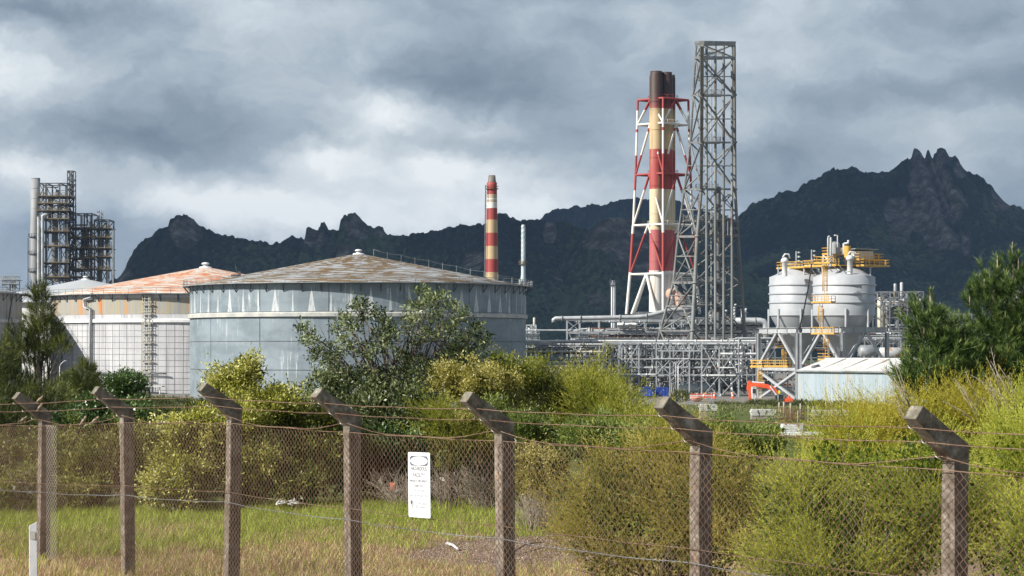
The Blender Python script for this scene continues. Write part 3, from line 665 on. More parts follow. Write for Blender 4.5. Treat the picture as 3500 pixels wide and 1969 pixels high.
# ------------------------------------------------------------------ framed process structures
def frame_block(name, label, xs_, ys_, Z, depth, mat, vessels=(), rails=True, cat='process structure', group=None, thick=.28, skipx=(), floorm=None, railm=None, pipes=6, base=1003, seed=0, brace=.16):
    """open steel frame: columns, beams, cross braces, floors with railings, pipework and vessels inside"""
    rnd = random.Random(seed); mp = Z/F
    o = thing(name, label, cat, (XX((xs_[0]+xs_[-1])/2, Z), Z, 0), group)
    ys2 = list(ys_)+([base] if base else [])
    for Zq in (Z-depth/2, Z+depth/2):
        for x in xs_:
            X = XX(x, Z); bar('column', (X, Zq, ZZ(ys2[-1],Z)), (X, Zq, ZZ(ys2[0],Z)), thick, mat, o, 'box')
        for i, y in enumerate(ys2[:-1] if base else ys2):
            zz = ZZ(y, Z); bar('beam', (XX(xs_[0],Z), Zq, zz), (XX(xs_[-1],Z), Zq, zz), thick*.75, mat, o, 'box')
        for i in range(len(ys2)-1):
            for j in range(len(xs_)-1):
                if (i, j) in skipx: continue
                xa, xb = XX(xs_[j],Z), XX(xs_[j+1],Z); za_, zb_ = ZZ(ys2[i],Z), ZZ(ys2[i+1],Z)
                if rnd.random() < .75:
                    kk = rnd.random()
                    if kk < .6 or Zq < Z: bar('brace', (xa,Zq,za_), (xb,Zq,zb_), brace, mat, o, 'box')
                    if kk > .35: bar('brace', (xb,Zq+.1,za_), (xa,Zq+.1,zb_), brace, mat, o, 'box')
    for i, y in enumerate(ys_):
        zz = ZZ(y, Z)
        for x in xs_: bar('tie_beam', (XX(x,Z), Z-depth/2, zz), (XX(x,Z), Z+depth/2, zz), thick*.7, mat, o, 'box')
        if rails and 0 < i:
            b = MB(); x0, x1 = XX(xs_[0],Z)-.9, XX(xs_[-1],Z)+.9
            b.box(((x0+x1)/2, Z-.2, zz+.1), (x1-x0, depth+.8, .16)) if i % 2 else b.box(((x0+x1)/2, Z-depth/2-.3, zz+.1), (x1-x0, 2.2, .16))
            railing(b, [(x0,Z-depth/2-1.3,zz+.2),(x1,Z-depth/2-1.3,zz+.2)], every=1.6, r=.06)
            b.build('floor', floorm or M['brownrail'], o)
    for (x, y0, y1, r, mname) in vessels:
        X = XX(x, Z); r_ = r*mp; b = MB(); zb, zt = ZZ(y1,Z), ZZ(y0,Z)
        b.lathe((X,Z,0), [(.05,zb-r_*.4),(r_*.8,zb-r_*.2),(r_,zb),(r_,zt),(r_*.8,zt+r_*.35),(.05,zt+r_*.55)], 20); b.build('vessel', M[mname], o)
    for k in range(pipes):
        x = rnd.uniform(xs_[0], xs_[-1]); i = rnd.randrange(len(ys2)-1); y0, y1 = ys2[i], ys2[i+1]+rnd.uniform(-6,10)
        Zq = Z+rnd.uniform(-depth/2, depth/2); m = M[rnd.choice(['pipe','steel','galv','pipedark','brownrail','pipedark'])]
        if rnd.random() < .55: bar('pipe', at(x,y1,Z)+Vector((0,Zq-Z,0)), at(x,y0,Z)+Vector((0,Zq-Z,0)), rnd.uniform(.12,.4), m, o)
        else:
            x2 = rnd.uniform(xs_[0], xs_[-1]); yy = rnd.uniform(y0,y1); b = MB(); d = Vector((0,Zq-Z,0))
            b.tube([at(x,y1,Z)+d, at(x,yy,Z)+d, at(x2,yy,Z)+d, at(x2,y0,Z)+d], rnd.uniform(.12,.3), 7); b.build('bent_pipe', m, o)
    return o
o = thing('flue', 'plain grey round stack at the far left beside the dark frames', 'stack', (XX(89,800), 800, 0)); mp = 800/F
b = MB(); z = lambda y: ZZ(y, 800)
b.lathe((0,0,0), [(11*mp,0),(11*mp,z(705)),(14*mp,z(690)),(14*mp,z(600)),(12.2*mp,z(560)),(11.8*mp,z(448)),(11.2*mp,z(448)),(11*mp,z(454))], 30)
for y in (450,475,500,526,551,625,663): b.lathe((0,0,0), [(11.9*mp,z(y)),(12.2*mp,z(y)),(12.2*mp,z(y)+.15),(11.9*mp,z(y)+.15)], 30, smooth=False)
b.build('shaft', worn('grey_stack_paint', (.27,.28,.29), (.33,.34,.35), .1, .6, 0, (.22,.21,.2), .6, .2), o, off=(0,0,0))
for y in (597, 640, 684):
    b = MB(); b.lathe((0,0,0), [(12*mp,z(y)),(18*mp,z(y)),(18*mp,z(y)+.25),(12*mp,z(y)+.25)], 16, a0=math.radians(120), a1=math.radians(300) if y > 600 else math.radians(420), smooth=False)
    for k in range(9):
        a = math.radians(120+k*22); q = Vector((17.8*mp*math.cos(a), 17.8*mp*math.sin(a), z(y))); b.tube([q, q+Vector((0,0,1.2))], .06, 4)
    ringtube(b, 17.8*mp, z(y)+1.2, .07, 16, 4, math.radians(120), math.radians(300)); b.build('platform', M['darksteel'], o, off=(0,0,0))
for s in (-17,-14.5): bar('ladder_rail', (XX(89,800)+s*mp, 798.5, z(716)), (XX(89,800)+s*mp, 798.5, z(600)), .09, M['darksteel'], o)
fA = frame_block('reactor_structure', 'tallest dark steel process frame at the far left, next to the grey stack', (107,124,158,177), (464,497,515,533,554,585,622,663,699), 800, 11, M['darksteel'],
   vessels=((138,556,699,8,'greysteel'),(146,480,494,6,'greysteel'),(150,520,550,6,'pipedark'),(125,500,550,4,'pipedark')), group=None, pipes=34, seed=5, base=720, thick=.24, brace=.13)
for x in (97,107): bar('down_pipe', at(x,715,793), at(x,545,793), .55, M['pipe'], fA)
b = MB(); b.tube([at(107,552,793), at(107,543,793), at(112,540,793), at(122,540,793)], .55, 8); b.build('bent_pipe', M['pipe'], fA)
frame_block('lift_tower', 'slender lift tower standing above its dark frame at the far left', (172.5,187.5), (431,452,464,480,497,520,560,600,640,680), 806, 4, M['darksteel'], rails=False, vessels=((180,440,458,4,'greysteel'),(180,466,495,3.5,'greysteel')), pipes=3, base=720, seed=9, thick=.17)
frame_block('reactor_structure', 'middle dark steel process frame at the far left, lower than the tallest one', (183,198,220,239), (540,576,600,627,652,678,699), 810, 12, M['darksteel'],
   vessels=((214,582,600,7,'pipedark'),(212,604,627,9,'greysteel'),(206,628,650,7,'pipedark'),(216,656,678,9,'greysteel')), pipes=30, seed=6, base=720, thick=.24, brace=.13)
fC = frame_block('reactor_structure', 'right-hand dark steel process frame at the far left with a ladder on its side', (244,262,280), (555,577,600,627,648,680), 806, 10, M['darksteel'],
   vessels=((270,580,626,6,'greysteel'),(256,603,676,5,'pipedark')), pipes=24, seed=8, base=720, thick=.24, brace=.13)
for x in (246,250,255,258): bar('vent_pipe', at(x,555,806), at(x,528+random.uniform(0,8),806), .2, M['pipe'], fC)
for x in (282.5,285.5): bar('ladder_rail', at(x,715,800), at(x,577,800), .12, M['galv'], fC)
for k in range(45): bar('ladder_rung', at(282.5,715-k*3,800), at(285.5,715-k*3,800), .12, M['galv'], fC)
frame_block('walkway_frame', 'small white railed platform poking above the leftmost tank roof', (12,30,44), (696,706,716), 700, 6, M['galv'], rails=True, pipes=4, base=730, seed=3, thick=.12, brace=.08, railm=M['galv'], floorm=M['galv'])
# right-hand cluster behind the silos
frame_block('column_structure', 'grey process frame crowded with pipes behind the right-hand silo', (2206,2228,2250,2272,2294,2312), (735,752,770,800,825,850,875), 560, 12, M['greysteel'],
   vessels=((2217,752,830,10,'cream'),(2232,765,835,9,'steel'),(2252,715,752,4,'galv'),(2268,712,760,4,'pipe'),(2283,775,830,8,'pipedark')), pipes=70, seed=12, thick=.13, brace=.07, rails=False, floorm=M['greysteel'])
frame_block('column_structure', 'short grey pipe frame seen between the two pines', (2396,2416,2436), (790,806,824,850), 560, 8, M['galv'], vessels=((2408,812,845,5,'white'),), pipes=14, seed=13, thick=.12, brace=.07, floorm=M['greysteel'])
frame_block('column_structure', 'pale process frame showing at the right edge between pine branches', (2556,2580,2604), (735,752,770,800,830), 560, 8, M['galv'], vessels=((2565,745,790,8,'white'),), pipes=12, seed=14, thick=.12, brace=.07, floorm=M['greysteel'])
frame_block('column_structure', 'pale blue framed unit between the big tank and the pipe racks', (1324,1336,1348), (818,842,858,880), 560, 8, M['bluegrey'], vessels=((1344,800,840,3,'cream'),(1333,826,855,5,'bluegrey')), pipes=14, seed=15, thick=.12, brace=.07, floorm=M['galv'])

# ------------------------------------------------------------------ pipe racks
def rack(label, cols, levels, Z, depth, pipes, mat, xb=(), trusses=(), foot=1003, thick=.115, group='pipe racks', seed=0):
    rnd = random.Random(seed); o = thing('pipe_rack', label, 'pipe rack', (XX((cols[0]+cols[-1])/2,Z), Z, 0), group)
    zs = [ZZ(y,Z) for y in levels]; zf = ZZ(foot,Z) if foot > levels[-1] else ZZ(levels[-1],Z)
    zf = max(zf, .4)
    for Zq in (Z, Z+depth):
        for x in cols: bar('column', (XX(x,Z),Zq,zf), (XX(x,Z),Zq,zs[0]), thick, mat, o, 'box')
        for zz in zs: bar('beam', (XX(cols[0],Z),Zq-.02,zz), (XX(cols[-1],Z),Zq-.02,zz), thick*.8, mat, o, 'box')
    for x in cols:
        for zz in zs: bar('cross_beam', (XX(x,Z),Z,zz-.05), (XX(x,Z),Z+depth,zz-.05), thick*.8, mat, o, 'box')
    for (i, j, y0, y1) in xb:
        a_, b_ = XX(cols[i],Z), XX(cols[j],Z)
        bar('brace', (a_,Z-.05,ZZ(y0,Z)), (b_,Z-.05,ZZ(y1,Z)), .075, mat, o, 'box'); bar('brace', (b_,Z-.18,ZZ(y0,Z)), (a_,Z-.18,ZZ(y1,Z)), .075, mat, o, 'box')
    for (x0, x1, y0, y1, n) in trusses:
        for k in range(n):
            xa = x0+(x1-x0)*k/n; xb2 = x0+(x1-x0)*(k+1)/n; ya, yb = (y0,y1) if k % 2 == 0 else (y1,y0)
            bar('truss_web', at(xa,ya,Z), at(xb2,yb,Z), .065, mat, o, 'box')
    for (y, x0, x1, r, mname, dz) in pipes:
        bar('pipe', at(x0,y,Z)+Vector((0,dz,0)), at(x1,y,Z)+Vector((0,dz,0)), r, M[mname], o)
        n = int(abs(x1-x0)/28)
        for k in range(n):
            if rnd.random() < .7:
                x = rnd.uniform(x0,x1); q = at(x,y,Z)+Vector((0,dz,0)); bar('flange', q-Vector((.12,0,0)), q+Vector((.12,0,0)), r*1.5, M[rnd.choice(['galv','steel','white'])], o)
    return o
def loops(o, Z, items, mat):
    for pts, r in items:
        b = MB(); b.tube([at(x,y,Z) for x,y in pts], r, 7); b.build('expansion_loop', mat, o)
def rpipes(n, x0, x1, ys_, seed, names=('pipe','galv','steel','rustpipe','cream','white','pipedark'), rr=(.1,.24), depth=8):
    r = random.Random(seed); out = []
    for k in range(n):
        y = r.choice(ys_)+r.uniform(-1.5,1.5); a = r.uniform(x0, x0+(x1-x0)*.35); c = r.uniform(x0+(x1-x0)*.6, x1)
        out.append((y, a, c, r.uniform(*rr), r.choice(names), r.uniform(.2,depth)))
    return out
rF = rack('front steel pipe rack with tall crossed bays between the bushes and the silos', (1522,1564,1607,1651,1685,1734,1765,1809,1858,1903), (862,903,943), 455, 7,
  [(857.5,1320,1910,.20,'white',.3),(860,1400,1905,.16,'pipe',1.2),(866,1520,1905,.14,'galv',3),(890,1812,1905,.22,'white',-.1),(903,1643,1733,.20,'pipe',-.2),(942,1524,1650,.15,'white',-.2),(944.5,1765,1850,.18,'white',-.2),(976,1700,1785,1.0,'bluegrey',4),(972,1800,1890,.7,'pipedark',6)]+rpipes(16,1525,1900,(866,880,905,925,946,960),4),
  M['frame'], xb=((0,1,865,930),(1,2,865,930),(3,4,905,942),(6,7,865,942),(6,7,946,1000),(7,8,865,942),(7,8,946,1000),(4,5,905,942)), trusses=((1655,1765,864,882,14),), thick=.13)
bar('truss_chord', at(1655,882.5,455), at(1765,882.5,455), .14, M['frame'], rF, 'box')
loops(rF, 454, [([(1790,857),(1790,851),(1808,851),(1808,857)],.1),([(1835,878),(1835,854),(1850,852),(1858,852)],.14),([(1858,900),(1858,853),(1872,852)],.14),([(1700,990),(1700,915),(1712,907)],.10),
  ([(1560,1000),(1560,950),(1584,950),(1584,1000)],.1),([(1810,925),(1850,925),(1850,917),(1870,917)],.14)], M['pipe'])
for k in range(64):
    x = 1524+k*6.0+random.uniform(-3,3); y0 = random.choice((862,880,903,943)); y1 = random.choice((930,943,975,1001))
    if y1 <= y0: continue
    bar('vertical_pipe', at(x,y1,455)+Vector((0,random.uniform(.5,7),0)), at(x,y0,455)+Vector((0,random.uniform(.5,7),0)), random.uniform(.10,.30), M[random.choice(['pipe','galv','steel','pipedark','greysteel','white'])], rF)
rU = rack('upper pipe rack carrying the thick pale main pipe', (1427,1459,1508,1557,1589,1625,1664,1694,1719,1745), (805,835,857), 500, 6,
  [(831,1320,1430,.2,'pipe',.2),(833,1430,1640,.5,'pipe',1),(829,1560,1700,.45,'pipe',2),(838,1430,1745,.16,'white',.1),(817.5,1552,1600,.5,'white',-.8)]+rpipes(14,1425,1745,(809,826,838,845,854),6),
  M['frame'], xb=((0,1,808,833),(4,5,808,833),(5,6,838,856),(7,8,808,833)), trusses=((1430,1550,838,855,12),(1600,1740,838,855,12)), foot=1003)
rU['group'] = 'pipe racks'
mp_ = [(1393,812),(1393,804),(1397,801.5),(1420,801),(1505,799.5),(1600,797.5),(1625,795.5),(1650,789),(1680,781),(1700,779),(1745,779.5)]
b = MB(); b.tube([at(x,y,497) for x,y in mp_], .50, 14); b.build('main_pipe', M['pipe'], rU)
for x in (1414,1461,1560,1627): 
    y = np.interp(x, [q[0] for q in mp_[3:]], [q[1] for q in mp_[3:]]); q = at(x,y,497); bar('pipe_clamp', q-Vector((.18,0,0)), q+Vector((.18,0,0)), .62, M['steel'], rU); bar('pipe_support', q-Vector((0,0,.4)), at(x,806,497), .2, M['steel'], rU)
rL = rack('low pipe rack with cream pipes just right of the big tank', (1318,1352,1390,1410,1460,1522), (857,863,885,905), 480, 9,
  [(858,1318,1640,.20,'white',-.2),(862.5,1318,1600,.15,'pipe',.5),(866,1318,1540,.14,'white',1.5),(885,1318,1527,.2,'cream',-.3),(900,1318,1500,.16,'pipe',1),(911.5,1405,1488,.2,'cream',-.3)]+rpipes(22,1318,1520,(863,868,873,878,890,897,905,915,925),8),
  M['frame'], xb=((2,3,866,884),(3,4,866,884),(1,2,866,884)), foot=1003)
loops(rL, 478, [([(1345,905),(1345,879),(1350,879),(1350,886)],.12),([(1414,905),(1414,877),(1425,877),(1425,883)],.12),([(1461,905),(1461,877),(1472,877)],.14),([(1519,940),(1519,878),(1526,878),(1526,940)],.14)], M['cream'])
rR = rack('pipe rack passing behind the silo frames', (1912,1950,1995,2040,2085,2130,2175,2220,2265), (835,852,875,900,940), 470, 9,
  [(851,1850,2265,.2,'pipe',0),(845,2170,2270,.2,'galv',0),(858,2160,2270,.3,'pipe',1),(866,1905,2262,.16,'steel',2)]+rpipes(26,1915,2262,(840,856,868,880,892,905,920,938,955,970),10), M['steel'], xb=((0,1,876,938),(2,3,876,938),(6,7,853,899),(3,4,902,960)), foot=1003)
rE = rack('distant pipe rack between the pines', (2300,2340,2380,2420,2460,2500), (850,868,890), 520, 9, rpipes(20,2280,2500,(852,860,872,884,895),12), M['steel'], foot=960)
for k, (Zb_, nm) in enumerate(((512,'second'),(526,'third'),(540,'rearmost'))):
    cols = [1440+k*7+j*(34+k*2) for j in range(14)]
    rB = rack('dim %s row of the pipe racks seen through the front bays' % nm, cols, (850-k*4,872,895,920,950,975), Zb_, 8,
      rpipes(46, cols[0], cols[-1], (852,862,870,880,888,896,905,915,925,935,945,955,965,978), 40+k, ('pipedark','steel','greysteel','rustpipe','pipe','white','pipedark')), M['greysteel'], xb=[(j,j+1,*random.choice(((872,895),(920,950),(895,950),(950,1000)))) for j in range(0,13,2)], seed=k, thick=.11)
    for q in range(70):
        x = random.uniform(cols[0], cols[-1]); y0 = random.uniform(850,930); y1 = random.uniform(y0+20, 1003)
        bar('vertical_pipe', at(x,y1,Zb_)+Vector((0,4,0)), at(x,y0,Zb_)+Vector((0,4,0)), random.uniform(.12,.55), M[random.choice(['steel','pipedark','greysteel','galv','rustpipe','pipe'])], rB)
    for q in range(20):
        x = random.uniform(cols[0], cols[-1]); y = random.uniform(855,990); r = random.uniform(.3,.8); a_ = at(x,y,Zb_)+Vector((0,2,0)); bar('valve', a_-Vector((0,0,r)), a_+Vector((0,0,r)), r*.7, M[random.choice(['steel','pipedark','white','rustpipe','cream'])], rB)
# equipment standing round the tower foot
frame_block('exchanger_deck', 'crowded deck of ducts and vessels round the foot of the lattice tower', (1722,1752,1782,1812,1842,1872,1898), (800,818,836,850), 560, 14, M['greysteel'],
  vessels=((1735,800,832,10,'pipe'),(1765,806,834,8,'galv'),(1796,786,812,14,'pipedark'),(1832,800,834,12,'steel'),(1878,812,842,10,'pipe')), pipes=60, seed=21, thick=.15, brace=.09, floorm=M['greysteel'])
o = thing('duct', 'thick pale pipe turning down at its right end beside the left silo', 'pipe', at(1877,807,545))
b = MB(); b.tube([at(1850,807,545),at(1877,807,545),at(1912,807,545),at(1921,809,545),at(1926,815,545),at(1927,826,545),at(1927,860,545)], .78, 14); b.build('pipe_run', M['pipe'], o)
for x in (1863,1900): bar('pipe_clamp', at(x-1,807,545), at(x+1,807,545), .92, M['steel'], o)
o = thing('square_tank', 'grey ribbed square vessel with a pale sloping top behind the thick turned-down pipe', 'vessel', at(1899,860,575)); mp = 575/F
b = MB(); b.box(at(1899,830,575), (42*mp, 5, 34*mp)); b.build('body', M['steel'], o)
for k in range(6): b = MB(); b.box(at(1899,815+k*6,575)-Vector((0,2.6,0)), (43*mp,.2,.14)); b.build('rib', M['galv'], o)
b = MB(); q = [at(1858,800,572),at(1925,812,572),at(1925,814,572),at(1858,806,572)]; b.add([p-Vector((0,3,0)) for p in q]+[p+Vector((0,4,0)) for p in q], [(0,1,2,3),(7,6,5,4),(0,4,5,1),(1,5,6,2),(2,6,7,3),(3,7,4,0)]); b.build('sloping_top', M['white'], o)
for x, y0, y1, r in ((1824,835,786,.4),(1874,812,782,.45),(1867,812,775,.3),(1848,800,770,.3),(1787,835,790,.3)):
    o = thing('vent_pipe', {1824:'pale pipe bent over like a hook at the tower foot',1874:'capped vent pipe left of the thick turned-down pipe',1867:'tallest thin vent pipe right of the lattice tower',1848:'short vent pipe beside the right leg of the lattice tower',1787:'pale upright vent pipe between the tower risers'}[x], 'vent pipe', at(x,y1+60,556), 'vent pipes round the lattice tower')
    b = MB(); b.tube([at(x,850,556),at(x,y0,556),at(x,y1,556),at(x+2,y1-3,556),at(x+5,y1-3,556)], r, 8); b.build('stem', M['pipe'], o)
    b = MB(); b.tube([at(x,y1+3,556),at(x,y1+6,556)], r*1.6, 8); b.build('flange', M['galv'], o)
# horizontal drums
def drum(label, x0, x1, y, r, Z, mat):
    o = thing('drum', label, 'drum', at((x0+x1)/2, y, Z)); b = MB(); mp = Z/F; L_ = (x1-x0)*mp; r_ = r*mp; n = 20
    pts = [(-L_/2-r_*.45,.05),(-L_/2-r_*.35,r_*.5),(-L_/2-r_*.1,r_*.9),(-L_/2,r_),(L_/2,r_),(L_/2+r_*.1,r_*.9),(L_/2+r_*.35,r_*.5),(L_/2+r_*.45,.05)]
    c0 = at((x0+x1)/2,y,Z); b.tube([c0+Vector((a,0,0)) for a,_ in pts], [q for _,q in pts], n, cap=True); b.build('shell', mat, o)
    for s in (-.3,.3): b = MB(); b.box(c0+Vector((L_*s,0,-r_*1.1)), (.4,r_*1.4,r_*1.4)); b.build('saddle', M['galv'], o)
drum('horizontal drum with rust coloured bands right of the silo frame', 2215, 2268, 889, 15, 440, worn('rust_banded_drum', (.40,.42,.43), (.50,.50,.49), .3, .5, 0, (.42,.22,.10), .52))
drum('plain grey horizontal drum seen through the right silo frame', 2165, 2200, 884, 16, 450, M['galv'])
# ------------------------------------------------------------------ silos on their steel frames
TH = math.radians(55.6); e1 = Vector((-math.cos(TH), math.sin(TH), 0)); e2 = Vector((math.sin(TH), math.cos(TH), 0))
Z0 = 395; s_ = 11.0; N0 = at(2119.5, 823, Z0); N0.z = 0
zz = lambda y, Z=Z0: ZZ(y, Z)
OY = M['yellow']
def caged_ladder(o, p, ztop, zbot, out, side, cage=True):
    """ladder with safety hoops; out points away from the wall"""
    for s in (-.25,.25): bar('ladder_rail', (p+side*s)+Vector((0,0,zbot)), (p+side*s)+Vector((0,0,ztop)), .045, OY, o)
    n = int((ztop-zbot)/.55)
    for k in range(n): bar('ladder_rung', p-side*.25+Vector((0,0,zbot+k*.55)), p+side*.25+Vector((0,0,zbot+k*.55)), .035, OY, o)
    if cage:
        z1 = zbot+2.2; m = int((ztop-z1)/.9)
        b = MB()
        for k in range(m+1): b.tube([p+side*(.42*math.cos(a))+out*(.1+.75*max(0,math.sin(a)))+Vector((0,0,z1+k*.9)) for a in [i*PI/8 for i in range(9)]], .04, 4)
        for a in [i*PI/5 for i in range(6)]:
            q = p+side*(.42*math.cos(a))+out*(.1+.75*max(0,math.sin(a))); b.tube([q+Vector((0,0,z1)), q+Vector((0,0,z1+m*.9))], .04, 4)
        b.build('safety_cage', OY, o)
def platform(o, c, ax, ay, lx, ly, z_, sides='abcd', mat=None, name='platform', thick=.22):
    c = Vector((c.x,c.y,z_)); P4 = [c-ax*lx/2-ay*ly/2, c+ax*lx/2-ay*ly/2, c+ax*lx/2+ay*ly/2, c-ax*lx/2+ay*ly/2]
    b = MB(); R = Matrix((ax,ay,(0,0,1))).transposed(); b.box(c, (lx,ly,thick), R); b.build(name, mat or OY, o)
    b = MB()
    for i, ch in enumerate('abcd'):
        if ch in sides: railing(b, [P4[i], P4[(i+1)%4]], every=1.3, r=.055, h=1.15)
    b.build('railing', mat or OY, o); return P4
def silo(Nb, label, frlabel, right):
    ctr = Nb+(e1+e2)*s_/2; Zs_ = ctr.y; g = lambda y: ZZ(y, Zs_)
    zt = zz(822.5); zb = zt-1.0
    # frame
    f = thing('steel_trestle', frlabel, 'steel frame', (ctr.x, ctr.y, .5), 'steel frames under the silos'); fr = M['frame']
    C = [Nb, Nb+e1*s_, Nb+(e1+e2)*s_, Nb+e2*s_]
    for k, c_ in enumerate(C):
        b = MB(); R = Matrix((e1,e2,(0,0,1))).transposed()
        for q in (-.27,.27): b.box(c_+e1*q*1.0+Vector((0,0,(zb+.3)/2)), (.06,.6,zb-.3), R)
        b.box(c_+Vector((0,0,(zb+.3)/2)), (.48,.06,zb-.3), R); b.build('column', fr, f)
        b = MB(); b.box(c_+Vector((0,0,.6)), (1.2,1.2,.5), R); b.build('footing', M['concrete_flat'], f)
    midz = zz(922); lowz = zz(935)
    for k in range(4):
        p, q = C[k], C[(k+1)%4]; d = (q-p).normalized(); nrm = Vector((-d.y,d.x,0)); R = Matrix((d,nrm,(0,0,1))).transposed(); m_ = (p+q)/2
        b = MB(); b.box(m_+Vector((0,0,(zt+zb)/2)), (s_-.6,.10,1.0), R)
        b.box(m_+Vector((0,0,zt-.04)), (s_+.6,.6,.08), R); b.box(m_+Vector((0,0,zb+.04)), (s_-.62,.5,.08), R)
        for t_ in (-.25,0,.25): b.box(m_+d*(s_*t_)+Vector((0,0,(zt+zb)/2)), (.06,.46,.8), R)
        b.build('girder', fr, f)
        up = m_+Vector((0,0,zb-.1))
        for sgn in (-1,1):
            e_ = (p if sgn < 0 else q)-d*.4*(-sgn)*-1+Vector((0,0,midz+.4)); bar('brace', up+d*sgn*.4, e_, .20, fr, f, 'box')
            bar('low_brace', (p if sgn < 0 else q)+Vector((0,0,lowz)), (q if sgn < 0 else p)+Vector((0,0,.9)), .20, fr, f, 'box')
        bar('tie_beam', p+d*.3+Vector((0,0,lowz+.35)), q-d*.3+Vector((0,0,lowz+.35)), .26, fr, f, 'box')
    # silo shell
    so = thing('silo', label, 'silo', (ctr.x, ctr.y, zt), 'grey silos on steel frames'); R_ = s_/2+.18
    ztop = g(697); zw = g(793); b = MB()
    b.lathe((0,0,-zt), [(R_,zw),(R_,ztop),(R_*.80,ztop+.45),(R_*.5,ztop+1.5),(R_*.22,ztop+2.1),(.03,ztop+2.15)], 56)
    b.build('shell', M['silo'], so, off=(0,0,0))
    b = MB(); b.lathe((0,0,-zt), [(.5,g(900)),(1.0,g(898)),(R_*.99,zw)], 56); b.build('hopper', M['silo'], so, off=(0,0,0))
    for y in (717, 739, 761): b = MB(); zr = g(y); b.lathe((0,0,-zt), [(R_,zr-.22),(R_+.2,zr-.16),(R_+.2,zr+.06),(R_,zr+.14)], 56, smooth=False); b.build('stiffener_ring', M['silo'], so, off=(0,0,0))
    b = MB(); b.lathe((0,0,-zt), [(R_,zw-.1),(R_+.06,zw-.1),(R_+.06,zw+.05),(R_,zw+.05)], 56, smooth=False); b.build('seam_ring', M['silo'], so, off=(0,0,0))
    for k in range(8):
        a = k*PI/4+PI/8+.3; q = ctr+Vector((math.cos(a)*(R_+.12), math.sin(a)*(R_+.12), 0))
        bar('support_leg', q+Vector((0,0,zt)), q+Vector((0,0,g(778))), .22, M['silo'], so)
    for k in range(5):
        a = math.radians(-150+k*62); q = ctr+Vector((math.cos(a)*R_*.88, math.sin(a)*R_*.88, 0)); bar('roof_post', q+Vector((0,0,ztop+.2)), q+Vector((0,0,g(672))), .15, M['silo'], so)
    a = math.radians(-118 if right else -140); q = ctr+Vector((math.cos(a)*R_*.5, math.sin(a)*R_*.5, ztop+1.45)); b = MB(); b.lathe(q, [(.55,-.5),(.55,.12),(.05,.2)], 16); b.build('manhole', M['silo'], so)
    return f, so, ctr, ztop, g
silo(N0+e1*(s_+1.1)-Vector((0,0,0)), 'pale grey ribbed silo with a cone bottom, left and rear of the pair', 'pale steel frame under the left silo, its near leg beside the shed end', False)
fR, sR, cR, ztR, gR = silo(N0, 'pale grey ribbed silo with a cone bottom, right and front of the pair', 'pale steel frame under the right silo, standing behind the shed', True)
cL = cR+e1*(s_+1.1)
# yellow access platforms on top
o = thing('silo_platform', 'yellow railed platform across the tops of both silos with a small shelter and light poles', 'platform', (cR.x, cR.y, ztR+2.3), None)
dtop = zz(666); 
platform(o, cL-e2*.5-e1*.6, e1, e2, 7.6, 5.0, dtop, 'abcd')
platform(o, cR-e2*1.0+e1*2.2, e1, e2, 9.6, 5.4, dtop+.05, 'ab')
platform(o, cR+e2*3.6-e1*2.6, e1, e2, 4.6, 6.5, dtop+.02, 'abcd')
platform(o, cR+e2*4.0-e1*1.0, e1, e2, 4.2, 6.0, zz(650), 'abcd')
platform(o, cR-e2*1.2+e1*1.2, e1, e2, 3.0, 3.6, zz(635), 'abcd')
for q in (cR+e2*4.0-e1*1.0+e2*2.5, cR+e2*3.0-e1*2.5): bar('post', Vector((q.x,q.y,dtop)), Vector((q.x,q.y,zz(650))), .12, M['silo'], o)
for sx in (-1,1):
    for sy in (-1,1):
        q = cR-e2*1.2+e1*1.2+e1*sx*1.35+e2*sy*1.6; bar('post', Vector((q.x,q.y,dtop)), Vector((q.x,q.y,zz(635))), .12, M['white'], o)
    q0 = cR-e2*1.2+e1*1.2-e1*1.35*sx-e2*1.6; q1 = cR-e2*1.2+e1*1.2+e1*1.35*sx-e2*1.6; bar('brace', Vector((q0.x,q0.y,dtop)), Vector((q1.x,q1.y,zz(636))), .09, M['white'], o, 'box')
def hut(c, lx, ly, z0_, z1_, tilt=.5):
    R = Matrix((e1,e2,(0,0,1))).transposed(); h = z1_-z0_
    b = MB(); b.box(Vector((c.x,c.y,z0_+h/2)), (lx,ly,h), R); b.build('shelter_wall', M['white'], o)
    b = MB(); R2 = R @ Matrix.Rotation(math.radians(2.5),3,'Y'); b.box(Vector((c.x,c.y,z1_+.28)), (lx+1.4,ly+1.4,.16), R2); b.build('shelter_roof', M['galv'], o)
    for k in range(7): p = c+e1*(lx*(-.43+k*.143))-e2*(ly/2+.04); bar('shelter_rib', Vector((p.x,p.y,z0_)), Vector((p.x,p.y,z1_)), .05, M['steel'], o, 'box')
hut(cL-e1*1.2+e2*.6, 7, 3, zz(668), zz(656)); hut(cR+e2*3.2-e1*.4, 3.2, 4.4, zz(652), zz(627))
for c_, h in ((cL-e1*1.3-e2*2.0, 640), (cL-e1*5.0-e2*1.5, 638), (cR+e1*.4-e2*1.5, 635)):
    q = Vector((c_.x,c_.y,0)); bar('light_pole', q+Vector((0,0,dtop)), q+Vector((0,0,zz(h-18))), .16, M['galv'], o)
    for dz in (0,.8,1.6): b = MB(); b.lathe(q+Vector((.5,-.2,zz(h-18)-.4-dz)), [(.05,.3),(.32,.1),(.32,0)], 10); b.beam(q+Vector((0,0,zz(h-18)-.2-dz)), q+Vector((.5,-.2,zz(h-18)-.1-dz)), .08); b.build('floodlight', M['galv'], o)
for x, y0, y1, r in ((2083,670,598,.16),(2090,670,597,.22),(2107,622,592,.12),(2123,640,612,.25)):
    bar('vent_pipe', at(x,y0,398), at(x,y1,398), r, M['pipe'], o)
